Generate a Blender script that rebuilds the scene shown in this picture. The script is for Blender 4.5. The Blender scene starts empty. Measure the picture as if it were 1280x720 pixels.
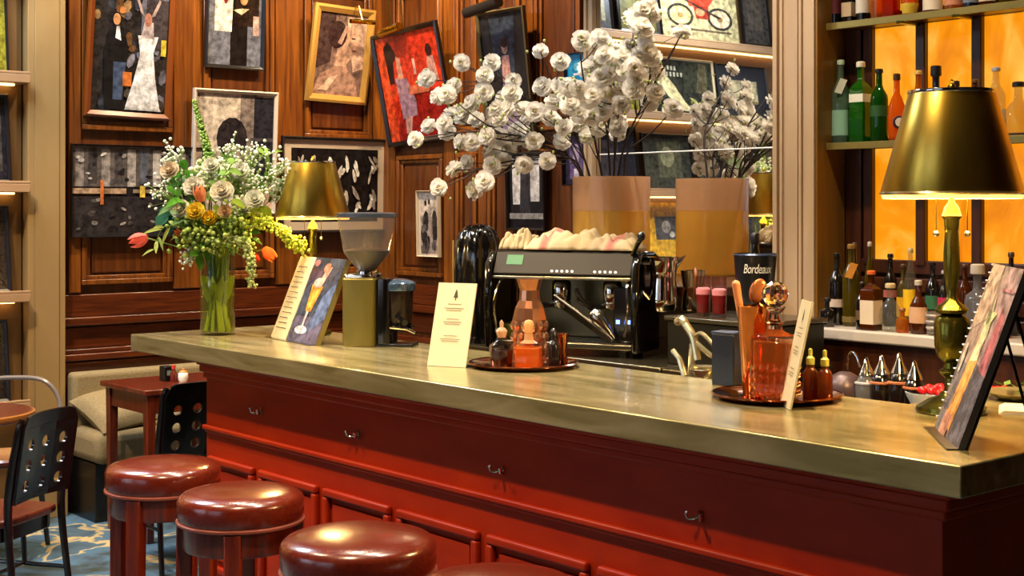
import bpy, bmesh, math, random
from mathutils import Vector, Matrix, noise as mnoise
random.seed(11)
scene = bpy.context.scene
COL = scene.collection
PI = math.pi

# ------------------------------------------------------------------ camera, world, lights, exposure
F, U0, V0, H = 1750.0, 640.0, 258.0, 1.62          # focal length in pixels, optical centre, eye height
YAW = math.radians(49.78)
FX, FY = -math.sin(YAW), math.cos(YAW)
RX, RY = math.cos(YAW), math.sin(YAW)
cam = bpy.data.cameras.new('camera'); cam_o = bpy.data.objects.new('camera', cam); COL.objects.link(cam_o)
cam_o.location = (0, 0, H); cam_o.rotation_euler = (PI/2, 0, YAW)
cam.sensor_width = 36.0; cam.lens = 36.0*F/1280.0; cam.shift_y = -(360.0-V0)/1280.0
cam.clip_start = 0.05
scene.camera = cam_o
scene.view_settings.view_transform = 'Standard'; scene.view_settings.look = 'None'
scene.view_settings.gamma = 1.0; scene.view_settings.use_curve_mapping = False
scene.view_settings.exposure = 0.85
scene.cycles.transparent_max_bounces = 40
wd = bpy.data.worlds.new('World'); scene.world = wd; wd.use_nodes = True
wd.node_tree.nodes['Background'].inputs[0].default_value = (0.62, 0.74, 1.0, 1)
wd.node_tree.nodes['Background'].inputs[1].default_value = 0.5

def area(name, loc, rot, sx, sy, power, col):
    l = bpy.data.lights.new(name, 'AREA'); l.shape = 'RECTANGLE'; l.size = sx; l.size_y = sy
    l.energy = power; l.color = col
    o = bpy.data.objects.new(name, l); COL.objects.link(o); o.location = loc; o.rotation_euler = rot
    return o
def spot(name, loc, target, power, angle, col=(1.0, .76, .48), blend=.6, r=.04):
    l = bpy.data.lights.new(name, 'SPOT'); l.energy = power; l.color = col
    l.spot_size = math.radians(angle); l.spot_blend = blend; l.shadow_soft_size = r
    o = bpy.data.objects.new(name, l); COL.objects.link(o); o.location = loc
    o.rotation_euler = (Vector(target)-Vector(loc)).to_track_quat('-Z', 'Y').to_euler()
    return o
# daylight entering by the windows of the front wall
area('window_daylight', (-5.3, -3.10, 1.95), (PI/2, 0, PI), 2.2, 2.0, 95, (.74, .84, 1.0))
area('window_daylight', (-2.3, -3.10, 1.95), (PI/2, 0, PI), 2.2, 2.0, 45, (.74, .84, 1.0))
# cool area light added below the closed ceiling for sheen on the seats
area('seat_sheen_fill', (-6.35, 1.75, 3.66), (0, 0, 0), 1.0, 1.0, 66, (.72, .82, 1.0))
# ceiling downlights
for i, (x, y) in enumerate(((-5.1, 2.75), (-4.2, 2.75), (-3.3, 2.75), (-2.4, 2.75))):
    spot('downlight', (x, y, 3.62), (x, y+.05, 1.0), 95, 80, (1, .84, .62))
for i, (x, y) in enumerate(((-4.5, 1.2), (-2.6, 1.2), (-5.9, 1.6))):
    spot('downlight', (x, y, 3.62), (x, 2.6, .5), 165, 80, (1, .72, .42))
for i, (y, tz) in enumerate(((3.3, 1.7), (4.1, 1.8), (4.75, 1.8))):
    spot('wall_washer', (-6.25, y, 3.62), (-7.2, y, tz), 74, 75)
for i, x in enumerate((-6.5, -5.7)):
    spot('wall_washer', (x, 4.2, 3.62), (x, 5.0, 1.7), 85, 75)
for i, x in enumerate((-4.5, -3.9)):
    spot('back_bar_downlight', (x, 3.75, 3.62), (x, 4.0, 1.3), 72, 80, (1, .88, .72))
for i, x in enumerate((-3.3, -2.5)):
    spot('back_bar_downlight', (x, 3.7, 3.62), (x, 4.35, 1.2), 60, 70)

# ------------------------------------------------------------------ helpers: where a line of sight meets a real plane
def ray(u):
    k = (u-U0)/F
    return FX+RX*k, FY+RY*k
def Zat(v, z): return H-(v-V0)/F*z
def onY(u, v, Y):
    rx, ry = ray(u); z = Y/ry; return Vector((z*rx, Y, Zat(v, z)))
def onX(u, v, X):
    rx, ry = ray(u); z = X/rx; return Vector((X, z*ry, Zat(v, z)))
def onZ(u, v, Z):
    z = (H-Z)*F/(v-V0); rx, ry = ray(u); return Vector((z*rx, z*ry, Z))
def at(u, v, z):
    rx, ry = ray(u); return Vector((z*rx, z*ry, Zat(v, z)))
def Zpx(v, X, Y): return Zat(v, X*FX+Y*FY)

# ------------------------------------------------------------------ materials
def lin(c):
    if isinstance(c, str):
        c = tuple(int(c[i:i+2], 16)/255 for i in (0, 2, 4))
        c = tuple(x/12.92 if x <= .04045 else ((x+.055)/1.055)**2.4 for x in c)
    return c
MATS = {}
def newmat(name):
    m = bpy.data.materials.new(name); m.use_nodes = True
    return m, m.node_tree, m.node_tree.nodes['Principled BSDF']
def pm(c, rough=.5, metal=0, coat=0, spec=.5, sss=0):
    key = ('pm', c, rough, metal, coat, spec)
    if key in MATS: return MATS[key]
    m, t, b = newmat('surface_%d' % len(MATS))
    L = lin(c)
    # slight procedural mottling keeps every surface from being dead flat
    tc = t.nodes.new('ShaderNodeTexCoord'); n = t.nodes.new('ShaderNodeTexNoise'); n.inputs['Scale'].default_value = 9; n.inputs['Detail'].default_value = 4
    mx = t.nodes.new('ShaderNodeMix'); mx.data_type = 'RGBA'
    mx.inputs[6].default_value = (*[x*.88 for x in L], 1); mx.inputs[7].default_value = (*[min(1, x*1.1) for x in L], 1)
    t.links.new(tc.outputs['Object'], n.inputs['Vector']); t.links.new(n.outputs['Fac'], mx.inputs[0]); t.links.new(mx.outputs[2], b.inputs['Base Color'])
    b.inputs['Roughness'].default_value = rough; b.inputs['Metallic'].default_value = metal
    b.inputs['Coat Weight'].default_value = coat; b.inputs['Coat Roughness'].default_value = .12
    b.inputs['Specular IOR Level'].default_value = spec
    MATS[key] = m; return m
def prt(c):
    """printed ink: the flat colour broken up by fine photographic mottling"""
    key = ('prt', c)
    if key in MATS: return MATS[key]
    m, t, b = newmat('print_ink_%d' % len(MATS)); L = lin(c)
    tc = t.nodes.new('ShaderNodeTexCoord'); n = t.nodes.new('ShaderNodeTexNoise'); n.inputs['Scale'].default_value = 26; n.inputs['Detail'].default_value = 5; n.inputs['Roughness'].default_value = .62
    r = t.nodes.new('ShaderNodeValToRGB'); r.color_ramp.elements[0].position = .36; r.color_ramp.elements[1].position = .66
    r.color_ramp.elements[0].color = (*[x*.45 for x in L], 1); r.color_ramp.elements[1].color = (*[min(1, x*1.45+.004) for x in L], 1)
    t.links.new(tc.outputs['Object'], n.inputs['Vector']); t.links.new(n.outputs['Fac'], r.inputs[0]); t.links.new(r.outputs[0], b.inputs['Base Color'])
    b.inputs['Roughness'].default_value = .25
    MATS[key] = m; return m
def crystal(c, rough=.02):
    key = ('crystal', c, rough)
    if key in MATS: return MATS[key]
    m, t, b = newmat('crystal_%d' % len(MATS)); b.inputs['Base Color'].default_value = (*lin(c), 1)
    b.inputs['Transmission Weight'].default_value = 1; b.inputs['Roughness'].default_value = rough; b.inputs['IOR'].default_value = 1.52
    MATS[key] = m; return m
def emat(c, s):
    key = ('em', c, s)
    if key in MATS: return MATS[key]
    m, t, b = newmat('lit_%d' % len(MATS)); b.inputs['Base Color'].default_value = (*lin(c), 1)
    b.inputs['Emission Color'].default_value = (*lin(c), 1); b.inputs['Emission Strength'].default_value = s
    MATS[key] = m; return m
def glass(c, refl=1.0, rough=.03, dens=0.0):
    """thin-walled glass: tinted see-through mixed with a sharp reflection; dens adds a tinted body"""
    key = ('gl', c, refl, rough, dens)
    if key in MATS: return MATS[key]
    m = bpy.data.materials.new('glass_%d' % len(MATS)); m.use_nodes = True; t = m.node_tree; t.nodes.clear()
    out = t.nodes.new('ShaderNodeOutputMaterial'); tr = t.nodes.new('ShaderNodeBsdfTransparent'); gl = t.nodes.new('ShaderNodeBsdfGlossy')
    lw = t.nodes.new('ShaderNodeLayerWeight'); lw.inputs['Blend'].default_value = .5; fr = t.nodes.new('ShaderNodeMath'); fr.operation = 'POWER'; fr.inputs[1].default_value = 4.0; t.links.new(lw.outputs['Facing'], fr.inputs[0])
    mx = t.nodes.new('ShaderNodeMixShader'); L = lin(c)
    tr.inputs[0].default_value = (*L, 1); gl.inputs['Color'].default_value = (1, 1, 1, 1); gl.inputs['Roughness'].default_value = rough
    mu = t.nodes.new('ShaderNodeMath'); mu.operation = 'MULTIPLY_ADD'; mu.inputs[1].default_value = refl*.6; mu.inputs[2].default_value = .035; mu.use_clamp = True
    t.links.new(fr.outputs[0], mu.inputs[0]); t.links.new(mu.outputs[0], mx.inputs[0])
    base = tr
    if dens > 0:
        df = t.nodes.new('ShaderNodeBsdfTranslucent'); df.inputs[0].default_value = (*L, 1)
        d2 = t.nodes.new('ShaderNodeBsdfDiffuse'); d2.inputs[0].default_value = (*L, 1)
        a = t.nodes.new('ShaderNodeMixShader'); a.inputs[0].default_value = .5
        t.links.new(df.outputs[0], a.inputs[1]); t.links.new(d2.outputs[0], a.inputs[2])
        b2 = t.nodes.new('ShaderNodeMixShader'); b2.inputs[0].default_value = dens
        t.links.new(tr.outputs[0], b2.inputs[1]); t.links.new(a.outputs[0], b2.inputs[2]); base = b2
    t.links.new(base.outputs[0], mx.inputs[1]); t.links.new(gl.outputs[0], mx.inputs[2]); t.links.new(mx.outputs[0], out.inputs[0])
    MATS[key] = m; return m
def grained(name, dark, light, scale, rough=.4, coat=0, metal=0, noise_scale=6, lo=.3, hi=.7, bump=.05, detail=6, rvar=0):
    """two-tone streaked material; scale stretches the grain per axis (small = long streaks)"""
    m, t, b = newmat(name); N = t.nodes.new; L = t.links.new
    tc = N('ShaderNodeTexCoord'); mp = N('ShaderNodeMapping'); mp.inputs['Scale'].default_value = scale
    n = N('ShaderNodeTexNoise'); n.inputs['Scale'].default_value = noise_scale; n.inputs['Detail'].default_value = detail; n.inputs['Distortion'].default_value = .6
    r = N('ShaderNodeValToRGB'); r.color_ramp.elements[0].position = lo; r.color_ramp.elements[1].position = hi
    r.color_ramp.elements[0].color = (*lin(dark), 1); r.color_ramp.elements[1].color = (*lin(light), 1)
    L(tc.outputs['Object'], mp.inputs['Vector']); L(mp.outputs[0], n.inputs['Vector']); L(n.outputs['Fac'], r.inputs[0]); L(r.outputs[0], b.inputs['Base Color'])
    bp = N('ShaderNodeBump'); bp.inputs['Strength'].default_value = bump; bp.inputs['Distance'].default_value = .004
    L(n.outputs['Fac'], bp.inputs['Height']); L(bp.outputs[0], b.inputs['Normal'])
    b.inputs['Roughness'].default_value = rough; b.inputs['Metallic'].default_value = metal
    b.inputs['Coat Weight'].default_value = coat; b.inputs['Coat Roughness'].default_value = .15
    if rvar:
        mr = N('ShaderNodeMapRange'); mr.inputs[3].default_value = rough-rvar; mr.inputs[4].default_value = rough+rvar
        L(n.outputs['Fac'], mr.inputs[0]); L(mr.outputs[0], b.inputs['Roughness'])
    return m
M = {}
M['wall_wood'] = grained('dark_mahogany', '3c1a08', '6e3a0e', (6, 6, .45), rough=.36, coat=.25, noise_scale=5)
M['stile_wood'] = grained('mahogany_stile', '50260c', '905216', (7, 7, .4), rough=.32, coat=.3, noise_scale=6)
M['rail_wood'] = grained('mahogany_rail', '401808', '6a300e', (.6, .6, 8), rough=.32, coat=.3, noise_scale=6)
M['furn_wood'] = grained('red_brown_wood', '3c0f06', '6f2a12', (8, 8, .7), rough=.3, coat=.35, noise_scale=6)
M['stool_wood'] = grained('cherry_stool_wood', '4f1507', '8a2f10', (9, 9, .7), rough=.28, coat=.4, noise_scale=6)
M['black_wood'] = pm('120b0a', .22, 0, .4)
M['bar_red'] = grained('oxblood_lacquer', '961f00', 'a82c00', (1.2, 3, 3), rough=.42, coat=0, noise_scale=3, bump=.02)
M['bar_red'].node_tree.nodes['Principled BSDF'].inputs['Specular IOR Level'].default_value = .3
M['pewter'] = grained('brushed_pewter', '857b48', 'c0b284', (.7, 5, 5), rough=.23, metal=.6, coat=.15, noise_scale=4, bump=.03, rvar=.06)
M['pewter'].node_tree.nodes['Principled BSDF'].inputs['Coat Roughness'].default_value = .08
M['plaster'] = grained('tan_painted_pilaster', '927446', 'a28452', (2, 2, .6), rough=.5, noise_scale=3, bump=.02)
M['tan_trim'] = grained('tan_paint', 'a68b6c', 'b79c7c', (3, 3, .5), rough=.45, noise_scale=3, bump=.02)
M['niche_wood'] = grained('dark_niche_wood', '2b1208', '4e2710', (6, 6, .5), rough=.35, coat=.2)
M['niche_side'] = grained('brass_toned_side_panel', '77531f', '8e6728', (3, 3, .4), rough=.35, metal=.25)
M['brass'] = pm('b3912f', .2, 1)
M['shade_brass'] = grained('brushed_brass_shade', 'c49c34', 'd8b854', (3, 3, .4), rough=.3, metal=1, noise_scale=5, bump=.02)
M['brass_green'] = pm('6d6a2a', .22, .9)
M['steel'] = pm('b8b2a6', .16, 1)
M['steel_dark'] = pm('6b6350', .25, .9)
M['chrome'] = pm('d6d2ca', .08, 1)
M['copper'] = pm('c47a4a', .14, 1)
M['black'] = pm('0c0b0b', .3)
M['black_gloss'] = pm('0a0909', .08, 0, .6)
M['white'] = pm('e9e4da', .5)
M['cream'] = pm('d9ccae', .6)
M['leather_red'] = grained('oxblood_leather', '5a180a', '702410', (2, 2, 2), rough=.26, coat=.9, noise_scale=40, bump=.08)
M['bench_fabric'] = grained('beige_upholstery', '7e6d4a', '94825a', (3, 3, 3), rough=.85, noise_scale=30, bump=.15)
M['olive_metal'] = grained('olive_gold_enamel', '74682c', '857838', (2, 2, .7), rough=.35, metal=.5)
M['mirror'] = pm('e8e4dc', .015, 1)
M['dark_steel'] = pm('2c2a20', .35, .6)
M['concrete'] = pm('8f8068', .8)
M['print'] = pm('e6ded0', .3)

def amber_material():
    m, t, b = newmat('backlit_amber_onyx'); N = t.nodes.new; L = t.links.new
    tc = N('ShaderNodeTexCoord'); mp = N('ShaderNodeMapping'); mp.inputs['Scale'].default_value = (2.2, 2.2, 1.1); mp.inputs['Rotation'].default_value = (.4, .9, .3)
    n = N('ShaderNodeTexNoise'); n.inputs['Scale'].default_value = 2.6; n.inputs['Detail'].default_value = 7; n.inputs['Distortion'].default_value = 1.3
    r = N('ShaderNodeValToRGB'); e = r.color_ramp.elements
    e[0].position = .28; e[0].color = (*lin('d87400'), 1); e[1].position = .72; e[1].color = (*lin('ffbe4c'), 1)
    k = e.new(.5); k.color = (*lin('f49208'), 1)
    L(tc.outputs['Object'], mp.inputs['Vector']); L(mp.outputs[0], n.inputs['Vector']); L(n.outputs['Fac'], r.inputs[0])
    L(r.outputs[0], b.inputs['Emission Color']); b.inputs['Emission Strength'].default_value = .62
    b.inputs['Base Color'].default_value = (.08, .03, .0, 1); b.inputs['Roughness'].default_value = .25
    return m
M['amber'] = amber_material()
def carpet_material():
    m, t, b = newmat('blue_patterned_carpet'); N = t.nodes.new; L = t.links.new
    tc = N('ShaderNodeTexCoord')
    n = N('ShaderNodeTexNoise'); n.inputs['Scale'].default_value = 2.6; n.inputs['Detail'].default_value = 3; n.inputs['Distortion'].default_value = 1.4
    r = N('ShaderNodeValToRGB'); e = r.color_ramp.elements
    e[0].position = .0; e[0].color = (*lin('2e3a38'), 1); e[1].position = 1; e[1].color = (*lin('d8c194'), 1)
    for p, c in ((.36, '333c2e'), (.43, '40505a'), (.52, '4c6c80'), (.585, '4a6a80'), (.60, 'b09c6c'), (.63, 'bca878'), (.645, '48606e'), (.8, '30444e')):
        k = e.new(p); k.color = (*lin(c), 1)
    n2 = N('ShaderNodeTexNoise'); n2.inputs['Scale'].default_value = 300
    bp = N('ShaderNodeBump'); bp.inputs['Strength'].default_value = .3; bp.inputs['Distance'].default_value = .004
    L(tc.outputs['Object'], n.inputs['Vector']); L(n.outputs['Fac'], r.inputs[0]); L(r.outputs[0], b.inputs['Base Color'])
    L(tc.outputs['Object'], n2.inputs['Vector']); L(n2.outputs['Fac'], bp.inputs['Height']); L(bp.outputs[0], b.inputs['Normal'])
    b.inputs['Roughness'].default_value = .95
    return m
M['carpet'] = carpet_material()
def petal_material(c):
    key = ('petal', c)
    if key in MATS: return MATS[key]
    m = bpy.data.materials.new('petal_%d' % len(MATS)); m.use_nodes = True; t = m.node_tree; t.nodes.clear(); L = (*lin(c), 1)
    out = t.nodes.new('ShaderNodeOutputMaterial'); a = t.nodes.new('ShaderNodeBsdfDiffuse'); b = t.nodes.new('ShaderNodeBsdfTranslucent'); mx = t.nodes.new('ShaderNodeMixShader')
    a.inputs[0].default_value = L; b.inputs[0].default_value = L; mx.inputs[0].default_value = .42
    t.links.new(a.outputs[0], mx.inputs[1]); t.links.new(b.outputs[0], mx.inputs[2]); t.links.new(mx.outputs[0], out.inputs[0])
    MATS[key] = m; return m
def cloth_material():
    m, t, b = newmat('striped_linen_towel'); N = t.nodes.new; L = t.links.new
    tc = N('ShaderNodeTexCoord'); w = N('ShaderNodeTexWave'); w.inputs['Scale'].default_value = 1.1; w.inputs['Distortion'].default_value = 1.0; w.inputs['Detail'].default_value = 1
    r = N('ShaderNodeValToRGB'); e = r.color_ramp.elements
    e[0].position = .0; e[0].color = (*lin('ad9a74'), 1); e[1].position = 1; e[1].color = (*lin('a86a5c'), 1)
    for p in (.93,):
        k = e.new(p); k.color = (*lin('b09e7c'), 1)
    L(tc.outputs['Object'], w.inputs['Vector']); L(w.outputs['Fac'], r.inputs[0]); L(r.outputs[0], b.inputs['Base Color']); b.inputs['Roughness'].default_value = .9
    return m
M['towel'] = cloth_material()

# ------------------------------------------------------------------ mesh builder
class MB:
    def __init__(s): s.v = []; s.f = []; s.m = []
    def add(s, V, Fc, m=0, X=None):
        o = len(s.v)
        for p in V:
            p = Vector(p); s.v.append(tuple(X @ p) if X is not None else tuple(p))
        for f in Fc: s.f.append(tuple(i+o for i in f)); s.m.append(m)
        return s
    def box(s, lo, hi, m=0, X=None):
        (a, b, c), (d, e, f) = lo, hi
        V = [(a,b,c),(d,b,c),(d,e,c),(a,e,c),(a,b,f),(d,b,f),(d,e,f),(a,e,f)]
        return s.add(V, [(0,3,2,1),(4,5,6,7),(0,1,5,4),(1,2,6,5),(2,3,7,6),(3,0,4,7)], m, X)
    def cbox(s, c, d, m=0, X=None):
        return s.box([c[i]-d[i]/2 for i in range(3)], [c[i]+d[i]/2 for i in range(3)], m, X)
    def prism(s, poly, h0, h1, m=0, X=None):
        """poly in xy, extruded along z"""
        n = len(poly); V = [(x, y, h0) for x, y in poly]+[(x, y, h1) for x, y in poly]
        Fc = [tuple(range(n-1, -1, -1)), tuple(range(n, 2*n))]+[(i, (i+1) % n, (i+1) % n+n, i+n) for i in range(n)]
        return s.add(V, Fc, m, X)
    def lathe(s, prof, n=24, m=0, X=None, c=(0, 0, 0)):
        V = []; Fc = []; rings = []
        for r, z in prof:
            if r < 1e-6: rings.append([len(V)]); V.append((c[0], c[1], c[2]+z))
            else:
                rings.append(list(range(len(V), len(V)+n)))
                V += [(c[0]+r*math.cos(2*PI*i/n), c[1]+r*math.sin(2*PI*i/n), c[2]+z) for i in range(n)]
        for a, b in zip(rings, rings[1:]):
            for i in range(n):
                j = (i+1) % n
                if len(a) == 1 and len(b) == 1: continue
                if len(a) == 1: Fc.append((a[0], b[j], b[i]))
                elif len(b) == 1: Fc.append((a[i], a[j], b[0]))
                else: Fc.append((a[i], a[j], b[j], b[i]))
        return s.add(V, Fc, m, X)
    def tube(s, pts, r, n=8, m=0, X=None, caps=True):
        P = [Vector(p) for p in pts]; R = r if isinstance(r, (list, tuple)) else [r]*len(P)
        V = []; Fc = []; up = None
        for i, p in enumerate(P):
            d = (P[min(i+1, len(P)-1)]-P[max(i-1, 0)])
            if d.length < 1e-9: d = Vector((0, 0, 1))
            d.normalize()
            if up is None: up = d.orthogonal().normalized()
            up = (up-d*up.dot(d)); up = up.normalized() if up.length > 1e-6 else d.orthogonal().normalized()
            w = d.cross(up)
            for k in range(n):
                a = 2*PI*k/n; V.append(tuple(p+(up*math.cos(a)+w*math.sin(a))*R[i]))
        for i in range(len(P)-1):
            for k in range(n):
                j = (k+1) % n; Fc.append((i*n+k, i*n+j, (i+1)*n+j, (i+1)*n+k))
        if caps: Fc += [tuple(range(n-1, -1, -1)), tuple(range((len(P)-1)*n, len(P)*n))]
        return s.add(V, Fc, m, X)
    def ball(s, c, r, nu=10, nv=6, m=0, X=None):
        if not isinstance(r, (tuple, list)): r = (r, r, r)
        V = [(c[0], c[1], c[2]-r[2])]; Fc = []
        for j in range(1, nv):
            t = PI*j/nv-PI/2
            V += [(c[0]+r[0]*math.cos(t)*math.cos(2*PI*i/nu), c[1]+r[1]*math.cos(t)*math.sin(2*PI*i/nu), c[2]+r[2]*math.sin(t)) for i in range(nu)]
        V.append((c[0], c[1], c[2]+r[2])); L = len(V)-1
        for i in range(nu):
            k = (i+1) % nu
            Fc.append((0, 1+k, 1+i)); Fc.append((L, L-nu+i, L-nu+k))
            for j in range(nv-2):
                a = 1+j*nu; Fc.append((a+i, a+k, a+nu+k, a+nu+i))
        return s.add(V, Fc, m, X)
    def mesh(s, name, mats, smooth=35):
        me = bpy.data.meshes.new(name); me.from_pydata(s.v, [], s.f); me.update()
        for mt in (mats if isinstance(mats, (list, tuple)) else [mats]): me.materials.append(M[mt] if isinstance(mt, str) else mt)
        me.polygons.foreach_set('material_index', s.m)
        if smooth:
            me.polygons.foreach_set('use_smooth', [True]*len(me.polygons)); me.set_sharp_from_angle(angle=math.radians(smooth))
        return me
    def build(s, name, mats, parent=None, smooth=35, bevel=0, seg=2):
        o = bpy.data.objects.new(name, s.mesh(name, mats, smooth)); COL.objects.link(o)
        if parent is not None: o.parent = parent
        if bevel:
            b = o.modifiers.new('bevel', 'BEVEL'); b.width = bevel; b.segments = seg; b.limit_method = 'ANGLE'; b.angle_limit = math.radians(50)
        return o
def tag(o, label=None, cat=None, group=None, kind=None):
    if label: o['label'] = label
    if cat: o['category'] = cat
    if group: o['group'] = group
    if kind: o['kind'] = kind
    return o
def thing(name, label, cat, loc=(0, 0, 0), rz=0, group=None, rx=0):
    o = bpy.data.objects.new(name, None); COL.objects.link(o); o.empty_display_size = .05
    o.location = loc; o.rotation_euler = (rx, 0, rz); return tag(o, label, cat, group)
def link(name, me, parent=None, loc=(0, 0, 0), rot=(0, 0, 0), sc=1):
    o = bpy.data.objects.new(name, me); COL.objects.link(o); o.parent = parent; o.location = loc; o.rotation_euler = rot
    o.scale = sc if isinstance(sc, (tuple, list)) else (sc, sc, sc); return o
def dup(root, loc, rz, label, group=None, sc=None):
    def cp(o, par):
        c = o.copy(); COL.objects.link(c); c.parent = par
        for ch in list(o.children): cp(ch, c)
        return c
    r = cp(root, None); r.location = loc; r.rotation_euler = (0, 0, rz); r['label'] = label
    if group: r['group'] = group
    if sc: r.scale = (sc, sc, sc)
    return r
def struct(name, mb, mats, smooth=35, bevel=0, label=None):
    o = mb.build(name, mats, None, smooth, bevel); o['kind'] = 'structure'
    if label: o['label'] = label
    return o
def arc(cx, cy, r, a0, a1, n): return [(cx+r*math.cos(a0+(a1-a0)*i/n), cy+r*math.sin(a0+(a1-a0)*i/n)) for i in range(n+1)]
def rrect(x0, y0, x1, y1, r, n=4):
    return arc(x1-r, y0+r, r, -PI/2, 0, n)+arc(x1-r, y1-r, r, 0, PI/2, n)+arc(x0+r, y1-r, r, PI/2, PI, n)+arc(x0+r, y0+r, r, PI, 1.5*PI, n)
def el(cx, cy, rx, ry=None, n=14, rot=0):
    ry = rx if ry is None else ry
    return [(cx+rx*math.cos(a)*math.cos(rot)-ry*math.sin(a)*math.sin(rot), cy+rx*math.cos(a)*math.sin(rot)+ry*math.sin(a)*math.cos(rot)) for a in (2*PI*i/n for i in range(n))]
def bez(p0, p1, p2, n=10):
    p0, p1, p2 = Vector(p0), Vector(p1), Vector(p2)
    return [p0*(1-t)**2+p1*2*t*(1-t)+p2*t*t for t in (i/n for i in range(n+1))]
def spline(pts, n=6):
    """Catmull-Rom through the points"""
    P = [Vector(p) for p in pts]; P = [P[0]*2-P[1]]+P+[P[-1]*2-P[-2]]; out = []
    for i in range(1, len(P)-2):
        a, b, c, d = P[i-1], P[i], P[i+1], P[i+2]
        for k in range(n):
            t = k/n; out.append(.5*((2*b)+(c-a)*t+(2*a-5*b+4*c-d)*t*t+(3*b-a-3*c+d)*t**3))
    out.append(P[-2]); return out
XZ = Matrix(((1,0,0,0),(0,0,-1,0),(0,1,0,0),(0,0,0,1)))     # xy polygon -> xz plane, extrusion towards -y
YZ = Matrix(((0,0,1,0),(1,0,0,0),(0,1,0,0),(0,0,0,1)))      # xy polygon -> yz plane, extrusion towards +x
# ------------------------------------------------------------------ the room
WL, WB, WF, WR, CZ = -7.2, 5.03, -3.2, 2.6, 3.7      # wall planes and ceiling height
ZC = 1.08                                            # bar counter height
struct('floor', MB().box((WL-.1, WF-.1, -.1), (WR+.1, WB+.1, 0)), 'carpet', 0, label='blue carpet with cream and olive blotches')
struct('ceiling', MB().box((WL-.1, WF-.1, CZ), (WR+.1, WB+.1, CZ+.1)), 'concrete', 0)
wall_left = struct('wall_left', MB().box((WL-.1, WF-.1, 0), (WL, WB+.1, CZ)), 'wall_wood', 0, label='dark mahogany panelled wall hung with pictures')
wall_back = struct('wall_back', MB().box((WL, WB, 0), (WR, WB+.1, CZ)), 'wall_wood', 0, label='dark mahogany panelled wall behind the coffee machine')
struct('wall_right', MB().box((WR, WF-.1, 0), (WR+.1, WB+.1, CZ)), 'wall_wood', 0)
wins = ((-6.4, -4.2), (-3.4, -1.2)); wz0, wz1 = .95, 2.95
wf = MB(); xs = [WL]+[x for w in wins for x in w]+[WR]
for i in range(0, len(xs), 2): wf.box((xs[i], WF-.1, 0), (xs[i+1], WF, CZ))
for a, b in wins: wf.box((a, WF-.1, 0), (b, WF, wz0)); wf.box((a, WF-.1, wz1), (b, WF, CZ))
struct('wall_front', wf, 'wall_wood', 0)
for i, (a, b) in enumerate(wins):
    w = MB()
    for x in (a, (a+b)/2-.025, b-.05): w.box((x, WF-.08, wz0), (x+.05, WF-.02, wz1))
    for z in (wz0, 2.2, wz1-.05): w.box((a, WF-.08, z), (b, WF-.02, z+.05))
    wo = struct('window_%d' % (i+1), w, 'white', 0)
    MB().box((a, WF-.055, wz0), (b, WF-.05, wz1)).build('pane', glass('e8f0f4'), wo, 0)

# --- panelling: a = distance along the wall, o = how far it stands out of the wall
def put_left(mb, a0, a1, z0, z1, o0, o1, m=0): mb.box((WL+o0, a0, z0), (WL+o1, a1, z1), m)
def put_back(mb, a0, a1, z0, z1, o0, o1, m=0): mb.box((a0, WB-o1, z0), (a1, WB-o0, z1), m)
def board(put, parent, name, mat, a0, a1, z0, z1, o0, o1, bevel=.004):
    mb = MB(); put(mb, a0, a1, z0, z1, o0, o1); return mb.build(name, mat, parent, 35, bevel)
def panel(put, parent, a0, a1, z0, z1):
    """raised field inside a stepped moulding"""
    mb = MB(); w = .028
    for (p0, p1, q0, q1) in ((a0, a1, z0, z0+w), (a0, a1, z1-w, z1), (a0, a0+w, z0+w, z1-w), (a1-w, a1, z0+w, z1-w)): put(mb, p0, p1, q0, q1, .0, .032)
    w2 = .05
    for (p0, p1, q0, q1) in ((a0+w, a1-w, z0+w, z0+w2), (a0+w, a1-w, z1-w2, z1-w), (a0+w, a0+w2, z0+w2, z1-w2), (a1-w2, a1-w, z0+w2, z1-w2)): put(mb, p0, p1, q0, q1, .0, .018)
    fr = mb.build('panel_moulding', 'stile_wood', parent, 35, .004)
    f = MB(); put(f, a0+w2+.012, a1-w2-.012, z0+w2+.012, z1-w2-.012, .0, .012); f.build('panel', 'wall_wood', parent, 35, .006)
def uL(u): return onX(u, 258, WL).y
def uB(u): return onY(u, 258, WB).x
rows = ((1.20, 1.93), (2.03, 2.95), (3.03, 3.6))
for (u0, u1) in ((100, 213), (252, 340), (378, 462)):
    for z0, z1 in rows: panel(put_left, wall_left, uL(u0), uL(u1), z0, z1)
for (u0, u1) in ((84, 99), (215, 250), (342, 376), (464, 477)):
    board(put_left, wall_left, 'stile', 'stile_wood', uL(u0), uL(u1), 1.16, 3.66, 0, .026)
for (z0, z1, o) in ((1.03, 1.15, .02), (.985, 1.03, .05), (.86, .975, .012), (.80, .835, .045), (.0, .79, .015), (.835, .86, .022)):
    board(put_left, wall_left, 'rail', 'rail_wood', 2.96, WB, z0, z1, 0, o, .006)
Y_P0, Y_P1 = 2.754, 2.954
for (u0, u1) in ((500, 557), (574, 600), (614, 654), (672, 730)):
    for z0, z1 in rows: panel(put_back, wall_back, uB(u0), uB(u1), z0, z1)
for (u0, u1) in ((480, 497), (559, 572), (602, 612), (656, 670)):
    board(put_back, wall_back, 'stile', 'stile_wood', uB(u0), uB(u1), 1.16, 3.66, 0, .026)
for (z0, z1, o) in ((1.03, 1.15, .02), (.985, 1.03, .05), (.86, .975, .012), (.80, .835, .045), (.0, .79, .015)):
    board(put_back, wall_back, 'rail', 'rail_wood', WL+.06, -4.95, z0, z1, 0, o, .006)

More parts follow.
